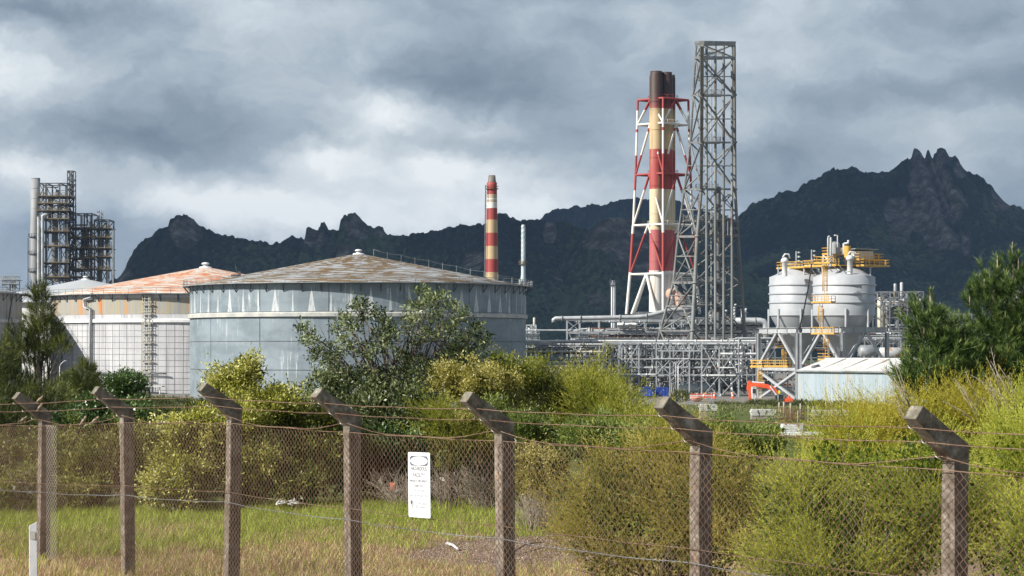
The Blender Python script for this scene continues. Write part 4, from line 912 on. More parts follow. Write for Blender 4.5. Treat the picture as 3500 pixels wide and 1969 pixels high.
b = MB(); b.tube([at(2083,598,398),at(2084,595,398),at(2088,594,398)], .16, 7); b.tube([at(2107,592,398),at(2098,592,398)], .12, 6); b.tube([at(2123,613,398),at(2134,612,398),at(2134,604,398)], .22, 7); b.build('bent_pipe', M['pipe'], o)
b = MB(); b.lathe(at(2100,628,400), [(1.0,-.8),(1.0,.9),(.8,1.3),(.05,1.5)], 16); b.build('filter_drum', M['steel'], o)
b = MB(); b.lathe(at(2132,634,396), [(.6,-1.0),(.6,1.1)], 12); b.build('ladder_cage', OY, o)
for nm, x, y in (('duct', 1974, 666), ('duct', 2138, 662)):
    b = MB(); q = at(x, y, 394 if x > 2000 else 404); q = Vector((q.x, q.y, 0)); b.lathe(q, [(.5,ztR+.2),(.5,dtop+.8),(.72,dtop+.9),(.72,dtop+1.2),(.45,dtop+1.6),(.1,dtop+1.8)], 16); b.build('exhaust_duct', M['white'], o)
    b = MB(); b.tube([q+Vector((-.4,-.3,dtop+1.7)), q+Vector((0,-.3,dtop+2.3)), q+Vector((.7,-.3,dtop+2.3)), q+Vector((.9,-.3,dtop+1.5))], .16, 6); b.build('bent_pipe', M['white'], o)
for k in range(6):
    p = cR+e1*(4-k*1.6)-e2*4.8; q = cR+e1*(4-k*1.6)-e2*2.6; bar('knee_brace', Vector((p.x,p.y,dtop-.1)), Vector((q.x,q.y,dtop-2.0)), .08, M['silo'], o)
# caged ladder down the front of the right silo
lad = thing('caged_ladder', 'yellow caged ladder running down the front of the right silo with two small landings', 'ladder', at(2076, 1000, 390))
out = Vector((-.55,-.83,0)); sd = Vector((.83,-.55,0))
th_ = math.radians(215+0); 
pl = at(2077,800,391.5); pl.z = 0; ax = sd; ay = Vector((-out.x*-1, out.y, 0))
ay = Vector((-sd.y, sd.x, 0))
caged_ladder(lad, pl, zz(664), zz(764), out, sd); caged_ladder(lad, pl-sd*.9, zz(760), zz(840), out, sd); caged_ladder(lad, pl+sd*.2, zz(838), zz(905), out, sd)
platform(lad, pl-sd*.4+out*.2, ax, ay, 4.0, 1.7, zz(762)); platform(lad, pl-sd*.1+out*.2, ax, ay, 4.6, 1.8, zz(840)); platform(lad, pl+out*.3, ax, ay, 3.2, 2.6, zz(664.5))
platform(lad, pl+sd*.2+out*.2, ax, ay, 2.6, 1.7, zz(905))
lad2 = thing('caged_ladder', 'yellow platform and caged ladder low on the left leg of the left silo frame', 'ladder', at(1912, 1000, 398))
p2 = at(1913,800,397); p2.z = 0; caged_ladder(lad2, p2, zz(922), .8, out, sd)
platform(lad2, p2+sd*2.2, ax, ay, 7.5, 1.8, zz(922,398)); platform(lad2, p2-sd*.3, ax, ay, 2.6, 2.2, zz(923,398))
lad3 = thing('caged_ladder', 'yellow caged ladder between the two hoppers under the left silo', 'ladder', at(1970, 950, 415))
p3 = at(1974,800,415); p3.z = 0; caged_ladder(lad3, p3, zz(868), zz(935), out, sd); platform(lad3, p3, ax, ay, 3, 2, zz(872))
o = thing('hose', 'black hose hanging slantwise from the silo platform across the left silo', 'hose', at(2041,668,386))
b = MB(); b.tube([at(2041,664,388), at(2040,680,386), at(2032,730,385.5), at(2021,785,386), at(2012,822,387)], .12, 7); b.build('hose_run', M['black'], o)
bar('weight', at(2013,819,387), at(2011.5,826,387), .2, M['black'], o)

# ------------------------------------------------------------------ shed
m, t, b_ = newmat('stained_pale_blue_sheeting'); p = pos(t); x, y, z = t.xyz(p)
st = t.noise(t.vm('MULTIPLY', p, (1.2,1.2,.05)), .9, 7, .7); c = t.mix(t.step(st,.35,.6), (.37,.43,.47), (.29,.36,.41))
c = t.mix(t.m('MULTIPLY', t.step(t.noise(t.vm('MULTIPLY', t.vm('ADD',p,(9,4,2)), (1,1,.06)), .6, 6, .7),.52,.68),.75), c, (.44,.40,.30)); t.put(b_.inputs['Base Color'], c); b_.inputs['Roughness'].default_value=.55; M['shedwall']=m
m, t, b_ = newmat('white_rust_streaked_roof'); p = pos(t); st = t.noise(t.vm('MULTIPLY', p, (.25,.25,1)), .9, 7, .7)
rr = t.noise(p, .35, 8, .75); c = t.mix(t.step(rr,.54,.64), (.62,.62,.61), (.50,.37,.27)); t.put(b_.inputs['Base Color'], c); b_.inputs['Roughness'].default_value=.5; M['shedroof']=m
Zsd = 352; ld = Vector((.66,-.75,0)); wd = Vector((.75,.66,0))
C0 = at(2005,933,Zsd); ez = C0.z; C0.z = 0; Lsh = 27; hw = 7.0; rz = ez+1.9
o = thing('shed', 'long low shed with pale blue stained walls and a white rust-streaked roof below the silos', 'shed', (C0.x+ld.x*Lsh/2, C0.y+ld.y*Lsh/2, .5))
npn = 18; pw = Lsh/npn
for side in (0, 1):
    base = C0+wd*(2*hw*side); nrm = -wd if side == 0 else wd
    for k in range(npn):
        b = MB(); vs = []; n = 9
        for i in range(n):
            q = base+ld*(k*pw+.01+(pw-.02)*i/(n-1))+nrm*(.03+.035*(i%2)); vs += [q+Vector((0,0,gz(q.x,q.y)-.4)), q+Vector((0,0,ez-.05))]
        b.add(vs, [(2*i,2*i+2,2*i+3,2*i+1) for i in range(n-1)]); b.build('wall_sheet', M['shedwall'], o)
    for k in range(npn):
        b = MB(); vs = []; n = 9; e0 = base+nrm*.35+Vector((0,0,ez)); r0 = C0+wd*hw+Vector((0,0,rz))
        for i in range(n):
            s = ld*(k*pw+.01+(pw-.02)*i/(n-1)); up = Vector((0,0,.04+.05*(i%2))); vs += [e0+s+up, r0+s+up]
        b.add(vs, [(2*i,2*i+1,2*i+3,2*i+2) for i in range(n-1)]); b.build('roof_sheet', M['shedroof'], o)
    b = MB(); q = base+nrm*.42+Vector((0,0,ez-.04)); b.beam(q-ld*.2, q+ld*(Lsh+.2), .2, .16); b.build('gutter', M['steel'], o)
for e_ in (0, 1):
    q = C0+ld*(Lsh*e_-.03+.06*e_); b = MB(); b.add([q, q+wd*2*hw, q+wd*2*hw+Vector((0,0,ez)), q+wd*hw+Vector((0,0,rz)), q+Vector((0,0,ez))], [(0,1,2,3,4)]); b.build('gable', M['shedwall'], o)
q = C0-wd*.1; b = MB(); b.beam(q+Vector((0,0,.4)), q+Vector((0,0,ez)), .22, .3); b.build('corner_post', M['frame'], o)
b = MB(); b.beam(C0+wd*hw+Vector((0,0,rz+.12)), C0+wd*hw+ld*Lsh+Vector((0,0,rz+.12)), .4, .1); b.build('ridge_cap', M['white'], o)
for k in (4.5, 9, 13.5, 18, 22.5):  # darker lap streaks that run down the roof
    p0 = C0+wd*.2+ld*k+Vector((0,0,ez+.16)); p1 = C0+wd*(hw-.3)+ld*k+Vector((0,0,rz+.09)); bar('roof_batten', p0, p1, .09, M['timber'], o, 'box', .03)
q = C0+ld*20-wd*.12+Vector((0,0,0)); 
b = MB(); q.z = gz(q.x,q.y)+1.6; R = Matrix((ld,wd,(0,0,1))).transposed(); b.box(q, (1.0,.12,.9), R); b.build('window_frame', M['white'], o)
b = MB(); b.box(q-wd*.08, (.8,.05,.7), R); b.build('window_pane', M['glass'], o)
q = C0+wd*1.1+ld*2.2+Vector((0,0,ez+.55)); vb = MB(); vb.tube([q, q+Vector((1.2,.3,.25))], .28, 8); oo = vb.build('roof_vent', M['pipedark'], o)

# ------------------------------------------------------------------ excavator
Ze = 372; ex = lambda x, y, d=0: at(x, y, Ze)+Vector((0,d,0)); OR = M['orange']
gze = gz(XX(1965,Ze), Ze)
o = thing('excavator', 'orange excavator with its boom reaching left, parked at the left end of the shed', 'excavator', (XX(1965,Ze), Ze, gze))
def slab(name, poly, d0, d1, mat):
    b = MB(); n = len(poly); vs = [ex(x,y,d0) for x,y in poly]+[ex(x,y,d1) for x,y in poly]
    b.add(vs, [tuple(range(n))[::-1], tuple(range(n,2*n))]+[(i,(i+1)%n,n+(i+1)%n,n+i) for i in range(n)]); return b.build(name, mat, o, bevel=.04)
slab('boom', [(1889,966),(1897,963),(1915,964.5),(1932,967),(1948,974),(1957,985),(1958,993),(1953,992),(1944,984),(1930,977.5),(1912,974.5),(1897,972),(1890,973)], -.25, .25, OR)
slab('stick', [(1880,962),(1884,957),(1889,960),(1891,968),(1889,980),(1891,1006),(1888,1010),(1884,1008),(1883,985),(1878,980)], -.2, .2, OR)
slab('bucket', [(1886,1008),(1892,1008),(1896,1013),(1895,1019),(1888,1022),(1883,1017)], -.6, .6, M['rustpipe'])
for q in (((1891,961),(1922,963.5)),): bar('hydraulic_ram', ex(*q[0]), ex(*q[1]), .13, M['white'], o)
bar('hydraulic_ram', ex(1937,972,-.35), ex(1955,996,-.35), .12, M['white'], o); bar('hydraulic_ram', ex(1937,972,.35), ex(1955,996,.35), .12, M['white'], o)
slab('cab', [(1948,994),(1968,993),(1970,996),(1970,1014),(1954,1015),(1950,1010)], -1.2, .2, M['glass'])
slab('cab_frame', [(1953.5,991.5),(1969,991.5),(1970.5,993.5),(1952.5,993.5)], -1.28, .25, M['pipedark'])
slab('cab_pillar', [(1954,993.5),(1956.5,993.5),(1956.5,1016),(1954,1016)], -1.3, -1.16, M['frame'])
slab('cab_pillar', [(1968.5,993.5),(1970,993.5),(1970,1016),(1968.5,1016)], -1.28, -1.16, M['pipedark'])
slab('engine_cover', [(1971,1001),(1992,1002),(1996,1008),(1996,1016),(1971,1017)], -1.2, 1.2, OR)
slab('upper_frame', [(1952,1015),(1996,1015),(1996,1018.5),(1952,1018.5)], -1.3, 1.3, OR)
slab('exhaust', [(1975,994),(1978,994),(1978,1001),(1975,1001)], -.1, .3, M['pipedark']); slab('mirror', [(1981,995),(1986,994.5),(1987,1000),(1981.5,1001)], -1.0, -.8, OR)
for s in (-1.5, 1.1):
    tk = MB(); zc = gze+.45; x0, x1 = XX(1950,Ze), XX(1994,Ze); pts = [(x0,Ze+s,zc),(x0+.3,Ze+s,zc+.4),(x1-.3,Ze+s,zc+.4),(x1,Ze+s,zc),(x1-.3,Ze+s,zc-.42),(x0+.3,Ze+s,zc-.42)]
    n = 6; vs = pts+[(a,bb+.55,c_) for a,bb,c_ in pts]; tk.add(vs, [tuple(range(6))[::-1], tuple(range(6,12))]+[(i,(i+1)%6,6+(i+1)%6,6+i) for i in range(6)]); t_ = tk.build('track', M['black'], o)
slab('slew_ring', [(1962,1018),(1984,1018),(1984,1022),(1962,1022)], -.8, .8, M['black'])
slab('beacon_box', [(1958,983),(1962,982),(1963,990),(1958,991)], -.3, .3, worn('hi_vis_yellow',(.75,.8,.05),(.7,.75,.05),1,.5))

# site cabin, blue containers, barriers and cones
def boxthing(name, label, cat, x0, x1, y0, y1, Z, dep, mat, trim, group=None):
    o = thing(name, label, cat, (XX((x0+x1)/2,Z), Z+dep/2, gz(XX(x0,Z),Z)), group); w_ = XX(x1,Z)-XX(x0,Z); z1_ = ZZ(y0,Z); z0_ = ZZ(y1,Z)
    b = MB(); cx = XX((x0+x1)/2,Z); b.box((cx,Z+dep/2,(z0_+z1_)/2), (w_,dep,z1_-z0_)); b.build('body', mat, o)
    n = max(4,int(w_/.35))
    for k in range(n): b = MB(); b.box((cx-w_/2+(k+.5)*w_/n, Z-.03, (z0_+z1_)/2), (w_/n*.5,.06,(z1_-z0_)*.88)); b.build('corrugation', mat, o)
    for zc in (z0_+.06, z1_-.06): b = MB(); b.box((cx,Z-.05,zc), (w_+.1,.1,.14)); b.build('rail', trim, o)
    for s in (-1,1): b = MB(); b.box((cx+s*w_/2,Z-.05,(z0_+z1_)/2), (.14,.12,z1_-z0_)); b.build('corner_post', trim, o)
    return o
boxthing('shipping_container', 'blue container nearest the bushes, left of its pair under the pipe rack', 'container', 1610, 1640, 974, 996, 440, 2.4, M['blue'], M['blue'])
boxthing('shipping_container', 'blue container on the right of its pair under the pipe rack', 'container', 1651, 1680, 974, 997, 442, 2.4, M['blue'], M['blue'])
boxthing('site_cabin', 'small white cabin with a window behind the excavator boom', 'cabin', 1893, 1913, 972, 1003, 420, 2.4, M['white'], M['white'])
b = MB(); b.box(at(1900,984,419.7), (1.0,.06,.9)); oo = b.build('window_pane', M['glass'], [x for x in bpy.data.objects if x.name == 'site_cabin'][0])
for k, (x, w_, lab) in enumerate(((1745,10,'red and white barrier on the left, beside a green bush under the lattice tower'),(1765,12,'second red and white barrier along the pipe rack foot'),(1783,9,'third red and white barrier, close to a cone'))):
    o = thing('barrier', lab, 'barrier', at(x,1001,430), 'barriers at the foot of the rack')
    for j in range(3): bar('board', at(x-w_,991+j*3.6,430), at(x+w_,993+j*3.0,430), .08, M['redcone'] if j % 2 == 0 else M['white'], o, 'box')
    for s in (-w_*.8,w_*.8): bar('post', at(x+s,1004,430), at(x+s,989,430), .06, M['white'], o)
for x, y, lab in ((1797,993,'orange cone right of the barriers'),(1771,988,'small orange cone behind the barriers'),(1843,996,'orange cone furthest right at the rack foot')):
    o = thing('traffic_cone', lab, 'cone', at(x,1002,428), 'traffic cones at the foot of the rack'); b = MB(); q = at(x,1002,428); b.box(q+Vector((0,0,.05)), (.8,.8,.1)); b.lathe(q, [(.32,.1),(.08,1.1),(.02,1.12)], 12); b.build('cone', M['redcone'], o); b = MB(); b.lathe(q, [(.245,.5),(.18,.75)], 12); b.build('collar', M['white'], o)
o = thing('life_raft', 'upturned pale orange hull lying on the grass below the barriers', 'boat', at(1753,1006,410)); b = MB(); q = at(1753,1004,410); b.lathe(q, [(1.25,.3),(1.1,0),(.7,-.35),(.05,-.5)], 16); b.lathe(q, [(1.3,.3),(1.3,.45),(1.0,.45)], 16); b.build('hull', worn('faded_orange',(.75,.30,.22),(.8,.45,.36),1,.5), o)
for x, y0, y1, Z_, lab in ((150,908,1000,430,'thin white street lamp in front of the shadowed net-wrapped tank'),(1706,906,1002,436,'thin white street lamp below the pipe racks')):
    o = thing('street_lamp', lab, 'street lamp', at(x,y1+6,Z_), 'street lamps'); b = MB(); b.tube([at(x,y1+6,Z_),at(x,y0+14,Z_)], [.11,.08], 8); b.build('pole', M['white'], o)
    b = MB(); b.tube([at(x,y0+14,Z_),at(x+3,y0+8,Z_),at(x+9,y0+2,Z_),at(x+13,y0,Z_)], .07, 7); b.build('arm', M['white'], o)
    b = MB(); b.lathe(at(x+15,y0,Z_), [(.05,.16),(.42,.05),(.38,-.1),(.05,-.14)], 12); b.build('lamp_head', M['galv'], o)

# ------------------------------------------------------------------ middle ground: low fences, block walls, boards
o = thing('paddock_fence', 'rough fence of grey timber posts with wires on the slope below the shed', 'fence', (XX(2040,150),150,gz(XX(2040,150),150)))
for x, y0, y1 in ((1950,1029,1064),(1960,1012,1058),(1972,1011,1056),(1989,1014,1055),(2007,1033,1067),(2014,1015,1056),(2033,1019,1062),(2046,1022,1050),(2070,1033,1064),(2091,1010,1058),(2078,1004,1040),(2120,1012,1045),(2152,1024,1056),(2157,1010,1052),(2172,1008,1036),(2135,978,1020)):
    Z_ = 150+(1064-y1)*2.2; g0 = gz(XX(x,Z_),Z_); b = MB(); q0 = Vector((XX(x,Z_),Z_,g0-.2)); q1 = at(x+random.uniform(-.6,.6),y0,Z_); rr = random.uniform(.045,.085) if y0 > 1000 else .05
    b.tube([q0,q1], [rr,rr*.9], 7); b.build('post', M['timber'], o)
for y in (1040,1050): 
    b = MB(); b.tube([at(x,y+1.2*math.sin(x),152) for x in range(1950,2160,12)], .02, 4); b.build('wire', M['rustwire'], o)
b = MB(); b.box(at(1992,1076,112), (1.1,.4,.40)); tag(b.build('block_wall', M['concrete_flat'], None, off=at(1992,1085,112)), 'short white block wall below the paddock fence', 'wall')
for j in range(3):
    pass
def lump(name, label, cat, x0, x1, y0, y1, Z_, mat, dep=1.0, group=None):
    o = thing(name, label, cat, (XX((x0+x1)/2,Z_), Z_+dep/2, ZZ(y1,Z_)), group); return o
for nm, lab, x0, x1, y0, y1, Z_, rows_, cols_ in (('concrete_stack','stack of pale concrete slabs left of the paddock fence',1760,1805,1017,1034,170,4,2),('concrete_stack','low pale concrete slabs half hidden by leafy shoots',1890,1948,1030,1046,165,4,3),('board_stack','white boards lying below the block wall, behind the yellow-green bush',1925,2110,1088,1096,108,1,3),('concrete_stack','low slabs in front of the shed base, right of the fence posts',2045,2135,1032,1046,160,3,4),('concrete_stack','white slab stack beside the block wall',1970,2010,1068,1086,110,4,1)):
    o = lump(nm, lab, 'stack', x0, x1, y0, y1, Z_, None)
    for r in range(rows_):
        for c_ in range(cols_):
            xa = x0+(x1-x0)*c_/cols_+random.uniform(0,2); xb2 = x0+(x1-x0)*(c_+1)/cols_-1; ya = y0+(y1-y0)*r/rows_; yb = y0+(y1-y0)*(r+1)/rows_-.6
            b = MB(); b.box(at((xa+xb2)/2,(ya+yb)/2,Z_)+Vector((random.uniform(-.05,.05),.5,0)), ((xb2-xa)*Z_/F, 1.0, (yb-ya)*Z_/F)); b.build('slab', M['white'] if nm == 'board_stack' or x0 == 1970 else M['concrete_flat'], o)
    b = MB(); q = at((x0+x1)/2,y1,Z_); g0 = gz(q.x,q.y); hgt = max(.05, q.z-g0); b.box((q.x,q.y+.5,g0+hgt/2-.05), ((x1-x0)*Z_/F*.96,.9,hgt+.1)); b.build('slab', M['timber'], o)
o = thing('debris_net', 'orange brown netting hung between the nearest paddock posts', 'netting', at(1990,1060,153)); b = MB()
for k in range(26): b.tube([at(1958+k*2.6,1024+6*k/26,152.6), at(1958+k*2.6,1062,152.6)], .011, 3)
for k in range(16): b.tube([at(1958,1024+k*2.4,152.6), at(2024,1031+k*2.0,152.6)], .011, 3)
b.build('net_strands', M['rustpipe'], o, kind='stuff')
for x0, x1, y, Z_ in ((1963,1985,1052,154),(1990,2006,1040,156),(2026,2050,1056,156)):
    o = thing('scrap_frame', {1963:'rusty scrap frame with a table-like top behind the netting',1990:'orange rusty scrap frame standing behind the netting',2026:'low reddish scrap frame at the foot of the fence posts'}[x0], 'scrap', at(x0,1064,Z_)); bar('top_bar', at(x0,y,Z_), at(x1,y+.6,Z_), .05, M['rustpipe'], o, 'box'); bar('leg', at(x0+3,y,Z_), at(x0+2,1063,Z_), .04, M['rustpipe'], o); bar('leg', at(x1-3,y,Z_), at(x1-1,1063,Z_), .04, M['rustpipe'], o)
# left middle ground
o = thing('paddock_fence', 'low wire fence with thin posts crossing the clearing on the left', 'fence', at(480,1065,150))
for x in (372,392,421,428,446,470,478,487,518,540): b = MB(); b.tube([at(x,1066,150), at(x+random.uniform(-1,1),1066-random.uniform(18,38),150)], .04, 6); b.build('post', M['timber'], o)
b = MB(); b.tube([at(x,1052+math.sin(x)*.8,150) for x in range(365,545,12)], .015, 4); b.build('wire', M['wire'], o)
boxthing('trailer', 'pale blue trailer half hidden in the clearing behind the second fence post', 'trailer', 390, 432, 1060, 1082, 120, 1.2, M['bluegrey'], M['white'])
o = thing('water_drum', 'blue and white drum beside the pale trailer', 'drum', at(419,1085,118)); b = MB(); b.lathe(at(419,1083,118), [(.12,0),(.12,.45),(.1,.47),(.02,.47)], 12); b.build('body', M['blue'], o); b = MB(); b.lathe(at(419,1083,118), [(.125,.15),(.125,.3)], 12); b.build('label_band', M['white'], o)
# ------------------------------------------------------------------ security fence
fd = Vector((292.8/F*31.2, -.08*31.2, 0)); fd_n = fd.normalized(); fn = Vector((fd_n.y, -fd_n.x, 0))   # along the fence; towards the camera
ZT = {-2:-1.2,-1:-1.15,0:-1.08,1:-.958,2:-.875,3:-.895,4:-.885,5:-.879,6:-.891,7:-.90,8:-.9}
def fpos(i): return Vector((31.2/F*(-1181+292.8*i), 31.2*(1-.08*i), 0))+fn*.095
def ftop(u):
    k = int(math.floor(u)); f = u-k; return EYE+ZT[k]*(1-f)+ZT[min(k+1,8)]*f
m, t, b_ = newmat('lichened_concrete'); p = pos(t); x, y, z = t.xyz(p)
n = t.noise(p, 9, 9, .75); n2 = t.noise(p, 2.2, 6, .6); c = t.ramp(n, [(.33,(.085,.065,.048)),(.5,(.19,.155,.125)),(.66,(.35,.31,.265))])
c = t.mix(t.m('MULTIPLY', t.step(z, 9.1, 9.7), .75), c, t.ramp(n, [(.35,(.07,.06,.045)),(.55,(.21,.20,.15)),(.7,(.48,.49,.42))]))
c = t.mix(t.m('MULTIPLY', t.step(t.noise(p, 5, 8, .8), .57, .62), .7), c, (.30,.20,.13)); c = t.mix(t.m('MULTIPLY', t.step(n2, .6, .7), .6), c, (.10,.085,.06))
t.put(b_.inputs['Base Color'], c); b_.inputs['Roughness'].default_value = .9; bump(t, b_, t.noise(p, 26, 8, .8), .012); M['post'] = m
PL = ['leaning bracket post with two small birds beside it, furthest left','concrete fence post with a cranked arm, second from the left','concrete fence post in front of the pale-leaved bush, its arm darkened by lichen','concrete fence post just left of the white sign','concrete fence post just right of the white sign','concrete fence post in front of the brown-green feathery bush','nearest and thickest concrete fence post, at the right']
ARM = Vector((fn.x*.46, fn.y*.46, .43)); hw_ = .07
for i in range(-1, 8):
    P = fpos(i); zt = ftop(i)+.10; zg = gz(P.x,P.y)-.3; P.z = 0
    lab = PL[i] if 0 <= i < 7 else 'concrete fence post outside the %s edge of the view' % ('left' if i < 0 else 'right')
    o = thing('fence_post', lab, 'fence post', (P.x,P.y,zt-2.1), 'concrete posts with cranked arms')
    rnd = random.Random(i); b = MB(); c0 = P-fn*.10; lean = Vector((rnd.uniform(-.045,.045),rnd.uniform(-.02,.02),0))
    # one bent outline in the plane across the fence, given its width along the fence
    k = .075; zt -= .03; poly = [(-k,zg),(k,zg),(k,zt+.0),(k+.40,zt+.32),(k+.325,zt+.415),(-k+.0,zt+.12)]
    N_ = []
    segs = []
    for a in range(len(poly)):
        p0, p1 = poly[a], poly[(a+1)%len(poly)]; L_ = math.hypot(p1[0]-p0[0],p1[1]-p0[1]); nn = max(1,int(L_/.22))
        segs += [(p0[0]+(p1[0]-p0[0])*j/nn, p0[1]+(p1[1]-p0[1])*j/nn) for j in range(nn)]
    vs = []
    for sgn in (-1,1):
        for (a, z_) in segs:
            jx = rnd.uniform(-.006,.005); vs.append(c0+fn*(a+jx)+fd_n*(sgn*(.066+rnd.uniform(-.004,.003)))+Vector((0,0,z_))+lean*((z_-zg)/2.5))
    n = len(segs); b.add(vs, [tuple(range(n)), tuple(range(n,2*n))[::-1]]+[(a,n+a,n+(a+1)%n,(a+1)%n) for a in range(n)])
    ob = b.build('shaft', M['post'], o, bevel=.008)
    for q, zq in ((k+.04, zt+.03),(k+.175, zt+.14),(k+.31, zt+.25)):      # staples that hold the wires
        h = c0+fn*q+Vector((0,0,zq)); b = MB(); b.tube([h-fn*.0+fd_n*-.03, h+fn*.05-fd_n*.02+Vector((0,0,.02)), h+fn*.06+fd_n*.01, h+fn*.02+fd_n*.03-Vector((0,0,.02))], .004, 5); b.build('wire_staple', M['wire'], o)
# barbed and plain wires, each a thing of its own
def wire(name, label, fpt_, mat, r=.0035, barbs=True, step=.1, kind=None, u0=-1.2, u1=7.6):
    pts = []; u = u0
    while u <= u1: pts.append(fpt_(u)); u += step
    b = MB(); b.tube(pts, r, 5)
    if barbs:
        for j in range(len(pts)-1):
            for q in (.25,.75):
                p = pts[j].lerp(pts[j+1], q); d = (pts[j+1]-pts[j]).normalized(); a = Vector((0,0,1)); c_ = d.cross(a)
                b.beam(p-(a+c_)*.011, p+(a+c_)*.011, .0035); b.beam(p-(a-c_)*.011, p+(a-c_)*.011, .0035)
    return tag(b.build(name, mat, None, off=pts[0]), label, 'wire', 'wires of the security fence')
def wpt(a, h, sag=.02, wob=.004):
    def f(u):
        P = fpos(u); fr = u-math.floor(u); return Vector((P.x,P.y,0))-fn*.10+fn*a+Vector((0,0,ftop(u)+.10+h-sag*4*fr*(1-fr)+wob*math.sin(u*13)))
    return f
wire('barbed_wire', 'rusty barbed wire strung along the very tips of the cranked arms', wpt(.395,.22,.015), M['rustwire'])
wire('barbed_wire', 'rusty barbed wire strung along the middle of the cranked arms', wpt(.26,.11,.015), M['rustwire'])
wire('barbed_wire', 'slack rusty barbed wire drooping below the arms down to the mesh top', wpt(.12,.0,.10,.01), M['rustwire'])
wire('straining_wire', 'rusty straining wire along the top edge of the chain-link', wpt(.085,-.10,.004), M['rustwire'], .004, False)
wire('straining_wire', 'rusty straining wire across the middle of the chain-link', wpt(.085,-.92,.01), M['rustwire'], .0035, False)
wire('barbed_wire', 'silvery barbed wire running just below the middle of the chain-link', wpt(.095,-1.04,.02), M['galv'], .003)
# chain-link, one panel between each pair of posts, each real woven zigzag wires
def chain_link(i):
    a_, b_ = fpos(i), fpos(i+1); L_ = (b_-a_).length; pw = .043; nw = int(round(L_/pw)); hseg = .0375; nz = 54; r = .0026
    rng = np.random.default_rng(100+i); V = []; Fc = []
    k = np.arange(nw); j = np.arange(nz+1)
    Kx, Jz = np.meshgrid(k, j, indexing='ij')
    amp = pw*.5; off = np.where((Jz+Kx) % 2 == 0, -amp, amp)
    s = (Kx+.5)*pw+off; s = s+ (np.sin(Jz*.7+Kx*.05+i)*.002)
    drop = Jz*hseg
    uu = i+s/L_; topz = np.interp(uu, sorted(ZT), [EYE+ZT[q] for q in sorted(ZT)])
    sag = .012*np.sin(s/L_*PI); bulge = .012*np.sin(drop*2.1+i)*np.sin(s*2+i)
    fold = np.where(off > 0, .0035, -.0035)
    X = a_.x+fd_n.x*s+fn.x*(bulge+fold); Y = a_.y+fd_n.y*s+fn.y*(bulge+fold); Z = topz-drop-sag
    Pc = np.stack([X,Y,Z],-1)                                 # nw, nz+1, 3
    d = np.array([0,0,1.0]); e = np.array(fd_n); f = np.array(fn)
    ring = []
    for q in range(3):
        t_ = 2*PI*q/3; ring.append(Pc+(e*math.cos(t_)*1.25+f*math.sin(t_)*1.1)*r)
    ring = np.stack(ring, 2); V = ring.reshape(-1,3)          # nw, nz+1, 3(ring)
    idx = np.arange(nw*(nz+1)*3).reshape(nw,nz+1,3)
    A = idx[:,:-1,:]; B = idx[:,1:,:]; Fc = np.stack([A, np.roll(A,-1,2), np.roll(B,-1,2), B], -1).reshape(-1,4)
    lab = ['chain-link panel with a patch of silver wire, between the two leftmost posts','chain-link panel between the second and third posts','chain-link panel in front of the pale-leaved bush, left of the fourth post','chain-link panel that carries the white sign','chain-link panel just right of the sign post','chain-link panel in front of the largest yellow-green bush']
    o = npmesh('chain_link_panel', V, Fc, M['wire'] if False else M['mesh'], off=(a_.x,a_.y,ftop(i)-2))
    tag(o, lab[i] if 0 <= i < 6 else ('chain-link panel at the far left edge' if i < 0 else 'nearest chain-link panel, at the right edge'), 'chain-link fence', 'chain-link panels')
M['mesh'] = worn('rust_stained_chain_link', (.16,.095,.06), (.27,.18,.12), 2.2, .6, .2, (.40,.35,.30), .66)
for i in range(-1, 7): chain_link(i)
# brighter replaced strip near the first post
a_ = fpos(.13); b = MB()
for k in range(9):
    for side in (0,):
        pts = []
        for j in range(55): s = k*.043+(.0215 if (j+k) % 2 else -.0215); q = fpos(.13)+fd_n*s-fn*.005; pts.append(Vector((q.x,q.y,ftop(.13)-j*.0375)))
        b.tube(pts, .0028, 4)
tag(b.build('mesh_repair_strip', M['wire'], None, off=(a_.x,a_.y,8)), 'narrow silver strip of newer mesh just right of the leftmost post', 'mesh strip')
# tie wires round each post holding the mesh
# ------------------------------------------------------------------ warning sign
us = 3.53; sp = fpos(us); sw, sh = .43, .665; zc = EYE-(1218-880)*22.45/F
R = Matrix((fd_n, -fn*-1*-1, (0,0,1))).transposed()
so = thing('warning_sign', 'white faded hazardous facility sign hanging on the chain-link between two posts', 'sign', (sp.x,sp.y,zc))
sc = Vector((sp.x,sp.y,zc))+fn*.035; tilt = Matrix.Rotation(math.radians(1.2), 3, fn)
ex_ = tilt @ fd_n; ez_ = tilt @ Vector((0,0,1))
def sgn(x, z_, d=0): return sc+ex_*x+ez_*z_+fn*d
msign = worn('faded_white_sign_face', (.66,.68,.70), (.72,.74,.76), 3, .4); mgrey = worn('faded_grey_ink', (.10,.11,.13), (.16,.17,.20), 8, .6); mlight = worn('very_faded_ink', (.32,.34,.38), (.40,.42,.46), 8, .6)
b = MB(); pts = []; rr = .02
for cx_, cz_, a0 in ((sw/2-rr,sh/2-rr,0),(-sw/2+rr,sh/2-rr,90),(-sw/2+rr,-sh/2+rr,180),(sw/2-rr,-sh/2+rr,270)):
    for k in range(5): a = math.radians(a0+k*22.5); pts.append((cx_+rr*math.cos(a), cz_+rr*math.sin(a)))
n = len(pts); b.add([sgn(x,z_,.004) for x,z_ in pts]+[sgn(x,z_,0) for x,z_ in pts], [tuple(range(n)), tuple(range(n,2*n))[::-1]]+[(i,n+i,n+(i+1)%n,(i+1)%n) for i in range(n)]); b.build('board', msign, so)
b = MB(); n = 40; ow, oh = .176, .047; zo = .245; out_ = [(-.178,-.05),(.178,-.05),(.178,.05),(-.178,.05)]
vs = []; 
